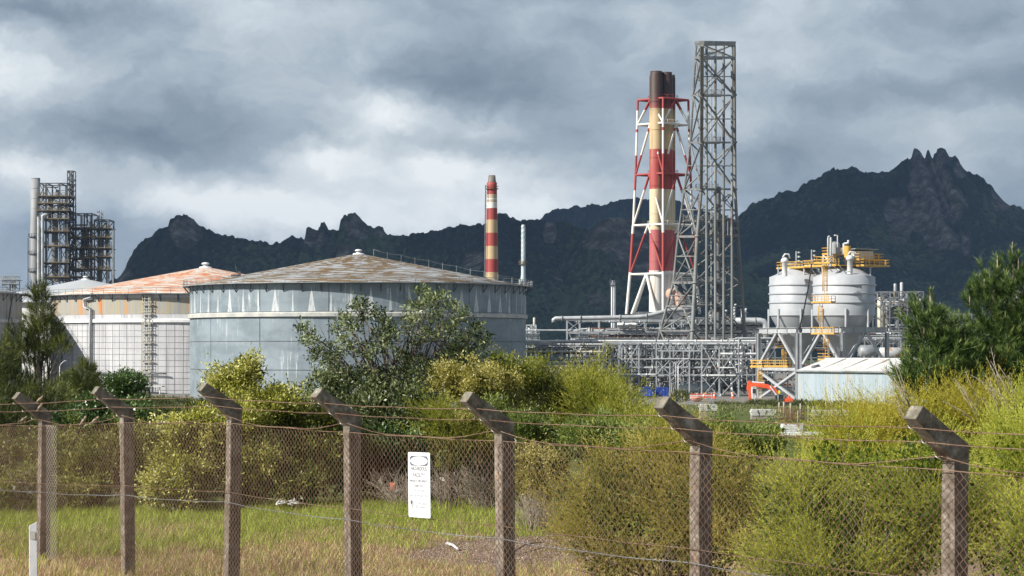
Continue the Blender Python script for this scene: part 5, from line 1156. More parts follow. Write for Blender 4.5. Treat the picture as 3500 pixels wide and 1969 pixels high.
for k in range(n):
    a = 2*PI*k/n; c_, s2 = math.cos(a), math.sin(a); q = max(abs(c_)/.178, abs(s2)/.05); vs += [sgn(c_/q, zo+s2/q, .0055), sgn(ow*.97*c_, zo+oh*.97*s2, .0055)]
b.add(vs, [(2*k,2*((k+1)%n),2*((k+1)%n)+1,2*k+1) for k in range(n)]); b.build('oval_surround', mgrey, so)
def lettering(txt, z_, size, mat, x=0, w=None, name='lettering'):
    cu = bpy.data.curves.new('txt','FONT'); cu.body = txt; cu.size = size; cu.align_x = 'CENTER'; cu.align_y = 'CENTER'; cu.offset = size*.012
    tmp = bpy.data.objects.new('tmp', cu); COL.objects.link(tmp); dg = bpy.context.evaluated_depsgraph_get(); me = bpy.data.meshes.new_from_object(tmp.evaluated_get(dg))
    xs = [v.co.x for v in me.vertices]; k = (w/(max(xs)-min(xs))) if w else 1
    me.materials.clear(); me.materials.append(mat)
    for v in me.vertices: q = sgn(x+v.co.x*k, z_+v.co.y, .0058); v.co = q-Vector(so.location)
    bpy.data.objects.remove(tmp); bpy.data.curves.remove(cu); ob = link(name, me, so); return ob
lettering('HAZARDOUS', .165, .056, mgrey, w=.31); lettering('FACILITY', .098, .056, mgrey, w=.23); lettering('PRIVATE PROPERTY', .038, .036, mgrey, w=.37); lettering('KEEP OUT', -.012, .038, mgrey, w=.18)
lettering('TRESPASSERS', -.06, .036, mlight, w=.24); lettering('WILL BE PROSECUTED', -.112, .034, mlight, w=.37); lettering('AREA UNDER', -.19, .024, mlight, x=.06, w=.16); lettering('VIDEO SURVEILLANCE', -.226, .024, mlight, x=.06, w=.27)
b = MB()
def disc(x0,z0,w2,h2): 
    n=18; b.add([sgn(x0+w2*math.cos(2*PI*k/n), z0+h2*math.sin(2*PI*k/n), .0058) for k in range(n)], [tuple(range(n))])
disc(-.155,-.18,.018,.024); disc(-.115,-.182,.02,.022); b.add([sgn(-.142,-.20,.0057),sgn(-.135,-.20,.0057),sgn(-.130,-.235,.0057),sgn(-.150,-.235,.0057)], [(0,1,2,3)]); b.build('camera_symbol', mgrey, so)
b = MB(); n=14; b.add([sgn(-.113+.012*math.cos(2*PI*k/n), -.182+.015*math.sin(2*PI*k/n), .0062) for k in range(n)], [tuple(range(n))]); b.build('camera_lens', msign, so)
for x, z_ in ((-.19,.31),(.19,.31),(-.19,-.31),(.19,-.31)): b = MB(); b.tube([sgn(x,z_,.0), sgn(x,z_,.007)], .005, 8); b.build('fixing', M['wire'], so)
# white marker post
Zm = 27.5; mm = worn('flaking_white_post_paint', (.62,.64,.66), (.74,.75,.76), 5, .7, 0, (.30,.28,.25), .60)
q0 = at(85,1500,Zm); q0.z = gz(q0.x,q0.y)-.2; q1 = at(83,1322,Zm)
o = thing('marker_post', 'short white painted wooden marker post in front of the leftmost fence post', 'post', (q0.x,q0.y,q0.z+.2))
b = MB(); wdt = .052; ax_ = Vector((1,.2,0)).normalized(); ay_ = Vector((-.2,1,0)).normalized(); vs = []
for z_, tp in ((q0.z,0),(q1.z-.35,0),(q1.z,1)):
    for sx_, sy_ in ((-1,-1),(1,-1),(1,1),(-1,1)): c_ = q0.lerp(q1,(z_-q0.z)/(q1.z-q0.z)); vs.append(Vector((c_.x,c_.y,z_))+ax_*wdt*sx_*.95+ay_*.03*sy_+Vector((0,0,(.05*(sx_>0)-.02*(sy_>0)) if tp else 0)))
b.add(vs, [(0,3,2,1),(8,9,10,11)]+[(l*4+i,l*4+(i+1)%4,(l+1)*4+(i+1)%4,(l+1)*4+i) for l in (0,1) for i in range(4)]); b.build('stake', mm, o, bevel=.006)
b = MB(); b.box(q1+Vector((0,-.035,-.12)), (.07,.004,.10)); b.build('plate', M['wire'], o)

# ------------------------------------------------------------------ birds
mb1 = worn('brown_bird_plumage', (.20,.15,.10), (.34,.27,.19), 30, .9); mb2 = worn('pale_bird_breast', (.45,.38,.30), (.55,.48,.40), 30, .9); 
def bird(label, foot, yaw, pitch=35, L_=.155):
    o = thing('bird', label, 'bird', foot, 'small brown birds on the fence'); f = Matrix.Rotation(yaw,3,'Z') @ Matrix.Rotation(-math.radians(pitch),3,'Y')
    c = Vector(foot)+Vector((0,0,.045)); prof = [(-.52,.012),(-.40,.020),(-.30,.026),(-.22,.055),(-.12,.120),(0,.165),(.12,.165),(.22,.125),(.28,.100),(.34,.108),(.40,.10),(.45,.068),(.475,.03),(.53,.006)]
    vs = []; n = 12; fs = []
    for k, (x, r) in enumerate(prof):
        up = .02 if x < -.2 else (.05*max(0,(x-.15))/.3+.0)
        flat = .5 if x < -.25 else 1; wide = 2.0 if x < -.28 else 1
        for j in range(n): a = 2*PI*j/n; vs.append(c+f @ (Vector((x, r*wide*math.cos(a), r*flat*math.sin(a)+up*1.6))*L_))
    for k in range(len(prof)-1):
        for j in range(n): fs.append((k*n+j,k*n+(j+1)%n,(k+1)*n+(j+1)%n,(k+1)*n+j))
    fs += [tuple(range(n))[::-1], tuple(range((len(prof)-1)*n,len(prof)*n))]
    b = MB(); b.add(vs, fs, True); b.build('body', mb1, o)
    for s in (-1,1):
        b = MB(); w_ = [(.20,.10,.06),(.05,.165,.05),(-.2,.12,.03),(-.42,.05,.02),(-.2,.14,-.05),(.05,.17,-.06)]; b.add([c+f @ (Vector((x,s*(yy+.012),z_))*L_) for x,yy,z_ in w_]+[c+f @ (Vector((x,s*(yy-.03),z_))*L_) for x,yy,z_ in w_], [(0,1,2,3,4,5),(11,10,9,8,7,6)]); b.build('wing', M['bark'], o)
        b = MB(); b.tube([c+f @ (Vector((.0,s*.05,-.14))*L_), Vector(foot)+Vector((0,0,.0))], .0025, 4); b.build('leg', M['bark'], o)
        b = MB(); b.lathe(c+f @ (Vector((.40,s*.092,.08))*L_), [(.0005,-.002),(.0025,0),(.0005,.002)], 6); b.build('eye', M['black'], o)
    b = MB(); b.tube([c+f @ (Vector((.46,0,.075))*L_), c+f @ (Vector((.56,0,.06))*L_)], [.0055,.001], 6); b.build('beak', M['bark'], o)
def onwire(f, xpix):
    best = min((abs(1288+f(u).x/f(u).y*F-xpix), u) for u in [k*.004-.6 for k in range(900)]); return f(best[1])
w1, w2, w3, w4 = wpt(.395,.22,.015), wpt(.26,.11,.015), wpt(.12,.0,.10,.01), wpt(.085,-.10,.004)
bird('small brown bird perched on the topmost wire by the leftmost arm', onwire(w1,99), math.radians(10), 38)
bird('small brown bird perched on the second wire by the leftmost arm', onwire(w2,100), math.radians(35), 45)
q = onwire(w3,58); bird('small brown bird perched low at the far left end of the slack wire', q+Vector((0,0,.0)), math.radians(15), 28)
bird('plump brown bird on the mesh top between the two leftmost posts, left of its neighbour', onwire(w4,209), math.radians(40), 45, .17)
bird('brown bird with a dark head on the mesh top, close to the second post', onwire(w4,238), math.radians(15), 35, .165)
# ------------------------------------------------------------------ vegetation
def unitv(a): return a/np.maximum(np.linalg.norm(a, axis=-1, keepdims=True), 1e-9)
def leaf_quads(P, D, L, W, rng):
    n = len(P); D = unitv(D); r = rng.normal(size=(n,3)); w_ = unitv(np.cross(D, r)); nn = np.cross(D, w_)
    L = L*rng.uniform(.7,1.25,(n,1)); W = W*rng.uniform(.75,1.2,(n,1))
    m_ = P+D*L*.55+nn*L*.06
    V = np.stack([P, m_-w_*W*.5, P+D*L-nn*L*.06, m_+w_*W*.5], 1).reshape(-1,3)
    return V, np.arange(4*n).reshape(n,4)
def blade_tris(P, D, L, W, rng, jit=.3):
    n = len(P); D = unitv(D); w_ = unitv(np.cross(D, rng.normal(size=(n,3)))); L = L*rng.uniform(1-jit,1+jit,(n,1))
    V = np.stack([P-w_*W*.5, P+w_*W*.5, P+D*L], 1).reshape(-1,3); return V, np.arange(3*n).reshape(n,3)
def E(x, y, rx, ry, Z, d=None):
    c = at(x, y, Z); k = Z/F; return (c.x, c.y, c.z, rx*k, d or (rx*k*.8), ry*k)
def crown_points(ells, n, rng, inner=.55, lump=.25, cell=None):
    vol = np.array([e[3]*e[4]*e[5] for e in ells])**.67; k = rng.choice(len(ells), n, p=vol/vol.sum())
    e = np.array(ells)[k]; d = unitv(rng.normal(size=(n,3)))
    s = max(.25, float(np.mean(e[:,3]))*.45)
    r = inner+(1.0-inner)*rng.uniform(0,1,n)**.45
    wn_ = (fbm(d[:,0]*3.1+k*7.7+d[:,2]*2.0+20, d[:,1]*3.1+d[:,2]*2.7+20, 3, 5)-.5)*2
    r = r*(1+lump*1.6*wn_); P = e[:,:3]+d*e[:,3:6]*r[:,None]
    gzv = ground_z(P[:,0], P[:,1]); P[:,2] = np.maximum(P[:,2], gzv+.04)
    return P, d, r
def plume_points(ells, n, rng, npl, plen, pw, inner, lump):
    B, d, r = crown_points(ells, npl, rng, inner, lump); B = B-d*plen*.85
    ax = unitv(d*np.array([1,1,.7])+np.array([0,0,.45])+rng.normal(size=(npl,3))*.22); k = rng.integers(0, npl, n); s = rng.uniform(0,1,n)**.8
    lat = rng.normal(size=(n,3)); P = B[k]+ax[k]*(s*plen*rng.uniform(.75,1.25,npl)[k])[:,None]+lat*(pw*(.25+.6*np.sin(s*PI)))[:,None]*.6
    P[:,2] = np.maximum(P[:,2], ground_z(P[:,0],P[:,1])+.03); return P, unitv(ax[k]*(.6+.6*s[:,None])+unitv(lat)*.55), s, rng.uniform(0,1,npl)[k]
def branches(ells, base, n, rng, mat, parent, r0=.03, tips=None, name='branches', kind=None, spread=.25):
    b = MB(); base = Vector(base)
    if tips is None:
        P, d, r = crown_points(ells, n, rng, .3); tips = [Vector(p) for p in P]
    for q in tips:
        o0 = base+Vector((rng.uniform(-1,1)*spread, rng.uniform(-1,1)*spread*.6, 0)); m1 = o0.lerp(q,.35)+Vector((rng.uniform(-.1,.1),rng.uniform(-.1,.1),.12))*(q-o0).length*.5
        m2 = o0.lerp(q,.7)+Vector((rng.uniform(-.08,.08),rng.uniform(-.08,.08),.08))*(q-o0).length*.5; k = rng.uniform(.6,1)
        b.tube([o0-Vector((0,0,.2)), m1, m2, q], [r0*k, r0*.7*k, r0*.45*k, r0*.15], 5)
        for s in range(2):
            f_ = rng.uniform(.45,.9); p0 = m1.lerp(m2, (f_-.35)/.35) if f_ < .7 else m2.lerp(q,(f_-.7)/.3); L_ = (q-o0).length*rng.uniform(.12,.28)
            b.tube([p0, p0+Vector((rng.uniform(-1,1),rng.uniform(-.6,.6),rng.uniform(.3,1)))*L_*.7], [r0*.3*k, r0*.1], 4)
    return b.build(name, mat, parent, kind=kind)
def Z_of(ells): return float(np.clip(np.mean(np.array(ells)[:,1]), 22, 60))
def bush(name, label, cat, ells, style, n, mat, seed, size=(.08,.03), per=14, cl=.14, up=.5, group=None, nb=22, r0=.03, base=None, bmat=None, inner=.5, lump=.25, pts=None, outw=1.0, plume=None, core=True):
    rng = np.random.default_rng(seed); e0 = np.mean(np.array(ells), 0); bx, by = (base or (e0[0], e0[1])); g0 = gz(bx, by)
    o = thing(name, label, cat, (bx, by, g0), group)
    if plume is None: plume = (max(12, n//34), .56, .115) if style == 'spray' else (max(10, n//12), .34, .10) if style == 'leaf' else None
    hue = None
    if plume and seed not in (21,) and not name.startswith('scrub'):
        k_ = Z_of(ells)/26; P, d, r, hue = plume_points(ells, n, rng, plume[0], plume[1]*k_, plume[2]*k_, inner, lump)
    else: P, d, r = crown_points(ells, n, rng, inner, lump)
    if pts is not None: P = np.concatenate([P, pts]); d = np.concatenate([d, unitv(rng.normal(size=(len(pts),3)))])
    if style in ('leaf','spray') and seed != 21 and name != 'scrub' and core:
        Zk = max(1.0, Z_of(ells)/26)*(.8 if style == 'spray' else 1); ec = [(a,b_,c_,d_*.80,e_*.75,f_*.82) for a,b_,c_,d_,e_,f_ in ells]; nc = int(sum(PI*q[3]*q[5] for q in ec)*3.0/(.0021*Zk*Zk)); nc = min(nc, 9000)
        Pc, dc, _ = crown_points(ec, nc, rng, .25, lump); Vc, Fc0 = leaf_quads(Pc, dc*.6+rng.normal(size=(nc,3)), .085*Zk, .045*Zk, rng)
        npmesh('shade_core_foliage', Vc, Fc0, mat, o, attrs={'rnd': np.repeat(rng.uniform(0,.32,nc),4)}, kind='stuff')  # core leaves use only the ramp's dark end: shade between plumes put into colour
    n = len(P); tone = rng.uniform(0,1,n)*.45+fbm(P[:,0]*1.7+9, P[:,2]*1.7+P[:,1], 3, seed)*.75-.1
    if hue is not None: tone = tone*.7+hue*.3+.04
    dirn = unitv(d*outw*np.array([1,1,.6])+np.array([0,0,up])+rng.normal(size=(n,3))*.25)
    if style == 'leaf':
        k = np.repeat(np.arange(n), per); m_ = len(k); off = rng.normal(size=(m_,3))*cl*.5
        D = unitv(dirn[k]*.9+rng.normal(size=(m_,3))*.62); V, Fc = leaf_quads(P[k]+off, D, size[0], size[1], rng); tn = np.repeat(tone[k]+rng.uniform(-.28,.28,m_), 4)
    elif style == 'spray':
        k = np.repeat(np.arange(n), per); m_ = len(k); s = np.tile(np.linspace(0,1,per), n); Ls = rng.uniform(.6,1.3,n)*cl
        bend = rng.normal(size=(n,3))*.18
        q = P[k]+(dirn[k]+bend[k]*s[:,None])*(s*Ls[k])[:,None]; D = unitv(dirn[k]+rng.normal(size=(m_,3))*.55*(1.15-s[:,None]*.7))
        V, Fc = blade_tris(q, D, size[0], size[1], rng); tn = np.repeat(tone[k]*.75+.42*s+.02+rng.uniform(-.18,.18,m_), 3)
    elif style == 'needle':
        k = np.repeat(np.arange(n), per); m_ = len(k); s = rng.uniform(0,1,m_); q = P[k]+dirn[k]*(s*cl)[:,None]
        D = unitv(dirn[k]*(.75+.9*s[:,None])+rng.normal(size=(m_,3))*.5); V, Fc = blade_tris(q, D, size[0], size[1], rng); tn = np.repeat(tone[k]+rng.uniform(-.2,.2,m_), 3)
    npmesh('foliage', V, Fc, mat, o, attrs={'rnd': np.clip(tn,0,1)}, kind='stuff')
    if nb: branches(ells, (bx,by,g0), nb, rng, bmat or M['bark'], o, r0)
    return o
FM = {
 'yel': foliage('feathery_yellow_green', [(.03,.055,.012),(.11,.16,.024),(.27,.32,.04),(.45,.47,.08),(.60,.60,.11)], .42, .2),
 'yel2': foliage('feathery_golden', [(.06,.075,.012),(.22,.22,.02),(.44,.38,.035),(.58,.52,.14)], .42, .2),
 'brn': foliage('feathery_brown_green', [(.035,.05,.012),(.11,.135,.020),(.27,.26,.04),(.44,.37,.09),(.56,.46,.15)], .40, .2),
 'mid': foliage('narrow_olive_leaves', [(.025,.04,.010),(.10,.12,.022),(.24,.25,.05),(.42,.41,.12),(.60,.56,.26)], .3, .35),
 'midy': foliage('olive_gold_twigs', [(.03,.045,.008),(.13,.155,.018),(.27,.285,.03),(.50,.47,.10)], .4, .3),
 'grn': foliage('bright_green_leaves', [(.025,.045,.010),(.09,.13,.025),(.21,.27,.055),(.44,.47,.16)], .35, .4),
 'gold': foliage('golden_leaves', [(.06,.065,.012),(.24,.22,.045),(.46,.41,.11),(.66,.60,.28)], .3, .4),
 'grey': foliage('grey_green_glossy_leaves', [(.018,.028,.010),(.042,.06,.020),(.10,.13,.045),(.22,.26,.12),(.32,.36,.19)], .2, .4, .42),
 'pale': foliage('pale_yellow_leaves', [(.04,.055,.010),(.16,.18,.024),(.36,.36,.06),(.54,.52,.13),(.72,.69,.34)], .28, .45),
 'dleaf': foliage('dark_olive_leaves', [(.022,.03,.007),(.08,.10,.016),(.21,.22,.035),(.40,.38,.09)], .25, .45),
 'round': foliage('glossy_dark_leaves', [(.010,.022,.006),(.035,.065,.014),(.10,.17,.04),(.28,.36,.15)], .18, .6, .35),
 'pine': foliage('pine_needles', [(.013,.028,.008),(.038,.075,.016),(.125,.19,.04),(.36,.42,.14)], .15, .3),
 'cas': foliage('casuarina_needles', [(.014,.022,.008),(.05,.065,.016),(.12,.14,.035),(.26,.27,.08)], .15, .25),
 'far': foliage('distant_shrub_leaves', [(.03,.045,.015),(.06,.085,.03),(.12,.14,.05),(.22,.22,.10)], .2, .2)}
G1 = 'feathery heath-like bushes behind the fence'
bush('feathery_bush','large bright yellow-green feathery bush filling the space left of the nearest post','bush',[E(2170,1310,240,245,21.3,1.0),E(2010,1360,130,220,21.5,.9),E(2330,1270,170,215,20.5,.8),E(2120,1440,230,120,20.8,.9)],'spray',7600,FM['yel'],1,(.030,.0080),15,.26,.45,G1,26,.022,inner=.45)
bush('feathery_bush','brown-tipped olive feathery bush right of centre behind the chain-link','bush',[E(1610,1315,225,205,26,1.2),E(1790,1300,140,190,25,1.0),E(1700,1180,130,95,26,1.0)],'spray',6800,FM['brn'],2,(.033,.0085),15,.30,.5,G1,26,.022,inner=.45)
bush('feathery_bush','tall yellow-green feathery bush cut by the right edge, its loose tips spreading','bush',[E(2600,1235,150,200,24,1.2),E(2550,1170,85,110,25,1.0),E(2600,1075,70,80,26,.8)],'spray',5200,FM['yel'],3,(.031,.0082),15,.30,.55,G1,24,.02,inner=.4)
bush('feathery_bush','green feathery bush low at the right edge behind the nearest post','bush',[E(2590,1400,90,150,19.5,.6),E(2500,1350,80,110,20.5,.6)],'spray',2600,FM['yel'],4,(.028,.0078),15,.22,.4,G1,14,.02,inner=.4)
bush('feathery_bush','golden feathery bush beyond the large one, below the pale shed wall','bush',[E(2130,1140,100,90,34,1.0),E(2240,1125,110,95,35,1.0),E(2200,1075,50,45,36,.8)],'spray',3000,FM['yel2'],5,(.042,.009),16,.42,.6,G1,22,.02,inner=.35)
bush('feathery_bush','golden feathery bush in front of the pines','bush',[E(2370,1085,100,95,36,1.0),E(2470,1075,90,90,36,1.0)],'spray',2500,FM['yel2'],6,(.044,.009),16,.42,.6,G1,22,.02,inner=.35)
rng = np.random.default_rng(77); b = MB()     # bare pale tips that stick out of the right-hand bushes
for k in range(34):
    c_ = at(rng.choice([2470,2520,2560,2290]), rng.uniform(985,1080), 25); d_ = Vector((rng.uniform(-1,-.2),rng.uniform(-.3,.3),rng.uniform(.5,1.3))).normalized(); L_ = rng.uniform(.25,.6)
    m_ = c_+d_*L_*.5+Vector((0,0,rng.uniform(-.03,.05))); b.tube([c_,m_,c_+d_*L_], [.0045,.0035,.0015], 4)
    for s in range(7): q = c_.lerp(c_+d_*L_, rng.uniform(.2,.95)); b.tube([q, q+(d_+Vector((rng.uniform(-.8,.8),rng.uniform(-.8,.8),rng.uniform(-.2,.6)))).normalized()*.06], [.002,.001], 3)
rb = [x for x in bpy.data.objects if x.get('label','').startswith('tall yellow-green')][0]; b.build('bare_tips', M['twig'], rb, kind='stuff')
# big mixed mass in the middle
bush('wattle_bush','broad rounded olive bush before the right end of the big tank','bush',[E(1400,1035,150,125,52,1.7),E(1300,1015,95,100,52,1.5),E(1460,1005,105,90,54,1.5)],'leaf',3600,FM['mid'],11,(.095,.021),10,.20,.9,None,46,.035,inner=.45)
bush('wattle_bush','yellow-green bush sloping down to the right below the pipe racks','bush',[E(1520,1060,110,105,50,1.6),E(1590,1100,85,85,48,1.4),E(1470,1010,85,75,52,1.4),E(1655,1120,60,60,46,1.0)],'spray',5200,FM['midy'],12,(.062,.014),12,.36,.65,None,40,.03,inner=.45)
bush('wattle_bush','greenish bush between the golden leaves and the tank wall','bush',[E(1260,935,50,55,50,1.0),E(1330,960,60,50,51,1.0)],'leaf',420,FM['midy'],13,(.075,.022),11,.16,.8,None,16,.02)
bush('willow_leaf_shrub','bright green narrow-leaved shrub behind the straining wire, right of the fifth post','bush',[E(1330,1095,75,60,40,.8),E(1250,1050,30,30,41,.4)],'leaf',520,FM['grn'],14,(.085,.017),12,.16,1.0,'bright green narrow-leaved shrubs',14,.015)
bush('willow_leaf_shrub','bright green narrow-leaved shrub below the yellow-green slope, left of the sixth post','bush',[E(1500,1110,110,60,39,.9),E(1620,1120,70,50,38,.7)],'leaf',760,FM['grn'],15,(.085,.017),12,.16,1.0,'bright green narrow-leaved shrubs',16,.015)
bush('willow_leaf_shrub','upright green narrow-leaved shrub right of the sixth post, in front of the pale slabs','bush',[E(1870,1130,90,60,46,1.0),E(1800,1100,70,45,46,.9),E(1930,1110,50,45,47,.8)],'leaf',900,FM['grn'],16,(.105,.019),12,.18,1.1,'bright green narrow-leaved shrubs',22,.018)
bush('golden_leaf_shrub','golden-leaved shrub to the right of the grey-green tree','bush',[E(1190,975,95,60,43,1.0),E(1130,950,40,35,43,.6),E(1270,985,60,55,44,.8),E(1215,1010,90,50,43,.9)],'leaf',1150,FM['gold'],17,(.052,.026),15,.13,.6,'golden-leaved shrubs',22,.018)
bush('golden_leaf_shrub','golden-leaved shrub hanging lower, left of the fifth post arm','bush',[E(1150,1075,85,50,41,.7),E(1220,1120,60,55,41,.7),E(1120,1110,40,30,41,.5)],'leaf',760,FM['gold'],18,(.052,.026),15,.12,.4,'golden-leaved shrubs',18,.018)
bush('golden_leaf_shrub','dusty golden shrub just right of the fifth post shaft','bush',[E(1320,1180,45,90,38,.6),E(1350,1240,40,50,38,.5),E(1400,1180,40,40,39,.5)],'leaf',520,FM['gold'],19,(.046,.022),13,.12,.4,'golden-leaved shrubs',18,.015)
bush('feathery_bush','soft green feathery shoots left of the golden leaves, behind the sign','bush',[E(1095,1075,45,50,40,.5),E(1130,1145,70,35,40,.5)],'spray',900,FM['midy'],20,(.04,.009),14,.26,1.0,None,10,.012)
# the grey-green tree
tp = [(130,450),(90,410),(180,510),(110,520),(400,330),(440,360),(560,215),(520,230),(600,225),(420,500),(360,410),(700,285),(745,325),(610,330),(760,400),(800,420),(880,440),(780,480),(700,460),(820,520),(660,560),
 (1060,110),(1120,150),(1100,180),(1230,150),(1190,170),(980,230),(1060,230),(1150,215),(1290,240),(1330,250),(970,320),(1020,350),(1150,330),(1180,300),(1400,300),(1360,340),(1320,380),(1500,390),(1540,440),(1490,470),(1290,430),(1240,400),(960,400),(1100,440),(1380,480),(1440,520),(1600,510),(1560,560),(1180,480),(1060,500),(1000,540),
 (170,640),(230,600),(330,590),(280,690),(380,640),(480,580),(560,620),(520,400),(470,420),(640,640),(760,560),(880,620),(920,680),(1330,590),(1480,610)]
tpw = []; rng = np.random.default_rng(5)
for u, v in tp:
    for k in range(9 if v < 560 else 11): c_ = at(736+.3048*(u+rng.normal()*19), 699.2+.3048*(v+rng.normal()*12), 46+rng.uniform(-1.0,1.0)); tpw.append(c_)
tpw = np.array([list(v) for v in tpw])
TE = [E(905,975,92,58,46,1.3),E(1060,962,105,60,46,1.4),E(850,950,48,36,46,.9),E(1150,905,45,40,46,.9),E(960,1040,140,80,45,1.3),E(870,1060,80,60,45,1.0),E(1050,1050,80,70,45,1.0),E(800,985,35,50,45,.6),E(1180,940,40,60,46,.8)]
tr = bush('grey_green_tree','grey-green broad-leaved tree with open branching top, standing before the big tank','tree',TE,'leaf',2100,FM['grey'],21,(.098,.036),10,.14,.75,None,0,pts=tpw,inner=.35,base=(XX(985,46),46))
gb = gz(XX(985,46),46); rng = np.random.default_rng(9)
b = MB()
for k, (xb_, sx) in enumerate(((985,-.4),(1000,-.1),(970,.1),(1020,.3),(1010,.5))):
    q0 = Vector((XX(xb_,46),46+rng.uniform(-.4,.4),gb-.2)); q1 = q0+Vector((sx,0,1.6)); b.tube([q0,q0.lerp(q1,.5)+Vector((0,0,.1)),q1], [.085,.07,.055], 8)
b.build('trunk', M['bark'], tr)
tips = [at(736+.3048*u, 699.2+.3048*v+4, 46+rng.uniform(-.6,.6)) for u, v in tp]
branches(None, (XX(1000,46),46,gb+1.1), 0, rng, M['bark'], tr, .042, tips=tips, spread=.55)
# left-hand broad-leaved bushes
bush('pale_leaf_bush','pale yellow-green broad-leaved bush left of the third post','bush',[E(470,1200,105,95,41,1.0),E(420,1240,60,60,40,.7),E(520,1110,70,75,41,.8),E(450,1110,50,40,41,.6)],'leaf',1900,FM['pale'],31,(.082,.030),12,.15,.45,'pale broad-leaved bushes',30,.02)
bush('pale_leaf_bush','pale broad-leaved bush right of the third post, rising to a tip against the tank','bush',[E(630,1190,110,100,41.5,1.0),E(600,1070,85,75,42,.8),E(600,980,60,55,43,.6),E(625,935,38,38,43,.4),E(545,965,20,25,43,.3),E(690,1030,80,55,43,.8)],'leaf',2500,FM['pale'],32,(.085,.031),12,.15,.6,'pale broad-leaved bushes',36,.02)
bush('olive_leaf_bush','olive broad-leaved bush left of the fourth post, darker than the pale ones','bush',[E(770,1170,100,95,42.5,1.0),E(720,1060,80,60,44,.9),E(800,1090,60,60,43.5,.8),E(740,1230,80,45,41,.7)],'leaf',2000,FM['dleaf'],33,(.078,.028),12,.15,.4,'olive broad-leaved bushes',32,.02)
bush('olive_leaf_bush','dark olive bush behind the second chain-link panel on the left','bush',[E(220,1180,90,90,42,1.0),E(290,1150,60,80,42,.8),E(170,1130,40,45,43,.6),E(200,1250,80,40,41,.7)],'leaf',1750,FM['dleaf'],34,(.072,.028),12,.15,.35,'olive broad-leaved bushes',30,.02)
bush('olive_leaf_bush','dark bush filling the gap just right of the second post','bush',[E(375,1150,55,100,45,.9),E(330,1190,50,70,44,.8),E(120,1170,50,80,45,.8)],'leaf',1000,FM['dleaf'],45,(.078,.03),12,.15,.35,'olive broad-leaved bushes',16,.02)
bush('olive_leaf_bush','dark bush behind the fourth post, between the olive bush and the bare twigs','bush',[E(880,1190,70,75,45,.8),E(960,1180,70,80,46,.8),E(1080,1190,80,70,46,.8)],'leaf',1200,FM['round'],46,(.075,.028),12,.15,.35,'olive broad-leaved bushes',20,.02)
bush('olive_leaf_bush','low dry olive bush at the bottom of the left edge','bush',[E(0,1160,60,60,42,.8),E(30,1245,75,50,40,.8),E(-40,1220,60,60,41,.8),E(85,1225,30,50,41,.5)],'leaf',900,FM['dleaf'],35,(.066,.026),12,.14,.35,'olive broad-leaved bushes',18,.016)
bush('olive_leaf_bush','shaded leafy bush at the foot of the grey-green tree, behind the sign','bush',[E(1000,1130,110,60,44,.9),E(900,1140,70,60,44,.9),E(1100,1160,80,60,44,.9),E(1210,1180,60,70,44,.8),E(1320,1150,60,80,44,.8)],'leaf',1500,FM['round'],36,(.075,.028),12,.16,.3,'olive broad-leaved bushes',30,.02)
bush('glossy_shrub','round glossy dark green shrub in front of the strap-wrapped tank','shrub',[E(322,975,44,32,88,1.0),E(300,985,32,22,88,.8)],'leaf',420,FM['round'],37,(.15,.062),12,.22,.6,'glossy dark green shrubs',10,.03)
bush('glossy_shrub','glossy dark green shrub left of the second post arm','shrub',[E(235,1045,52,42,62,1.0),E(215,1075,42,40,61,.8),E(260,1090,60,40,61,.8)],'leaf',560,FM['round'],38,(.12,.05),12,.18,.5,'glossy dark green shrubs',14,.03)
bush('glossy_shrub','glossy green shrub behind the bend of the second post','shrub',[E(320,1055,55,32,62,.9),E(345,1085,50,38,61,.8)],'leaf',480,FM['round'],39,(.12,.05),12,.18,.5,'glossy dark green shrubs',14,.03)
bush('glossy_shrub','small isolated green shrub between the first two posts','shrub',[E(170,1062,19,25,60,.4),E(178,1085,20,20,60,.4)],'leaf',130,FM['round'],40,(.11,.048),11,.14,.5,'glossy dark green shrubs',6,.02)
# casuarinas on the left
GC = 'dark fine-needled trees on the left'
bush('casuarina_tree','tall dark fine-needled tree standing against the off-white tank at the left','tree',[E(104,790,24,50,78,.9),E(98,745,12,26,78,.5),E(52,862,30,34,78,1.1),E(150,878,26,20,77,.8),E(112,850,34,45,78,1.0),E(70,900,40,26,78,1.0)],'needle',760,FM['cas'],41,(.24,.013),24,.30,1.2,GC,30,.06,base=(XX(100,78),78),outw=.9,lump=.35)
bush('casuarina_tree','dark fine-needled tree filling the lower left corner behind the first post','tree',[E(15,990,80,60,72,1.5),E(100,1020,85,48,71,1.5),E(40,1055,120,65,70,1.5),E(165,1060,65,42,70,1.2),E(-40,930,70,80,72,1.5),E(40,1120,130,60,66,1.5),E(-60,1080,90,80,66,1.5)],'needle',2500,FM['cas'],42,(.22,.016),24,.30,.9,GC,30,.06,outw=.8)
bush('casuarina_tree','small fine-needled tree right of the thin street lamp','tree',[E(217,955,28,38,84,.7),E(215,990,35,40,84,.8)],'needle',420,FM['cas'],43,(.22,.013),22,.28,1.2,GC,10,.04)
bush('casuarina_tree','smallest fine-needled tree close behind the thin street lamp','tree',[E(172,972,22,28,86,.6),E(175,1000,32,30,85,.7)],'needle',300,FM['cas'],44,(.22,.013),22,.28,1.2,GC,8,.04)
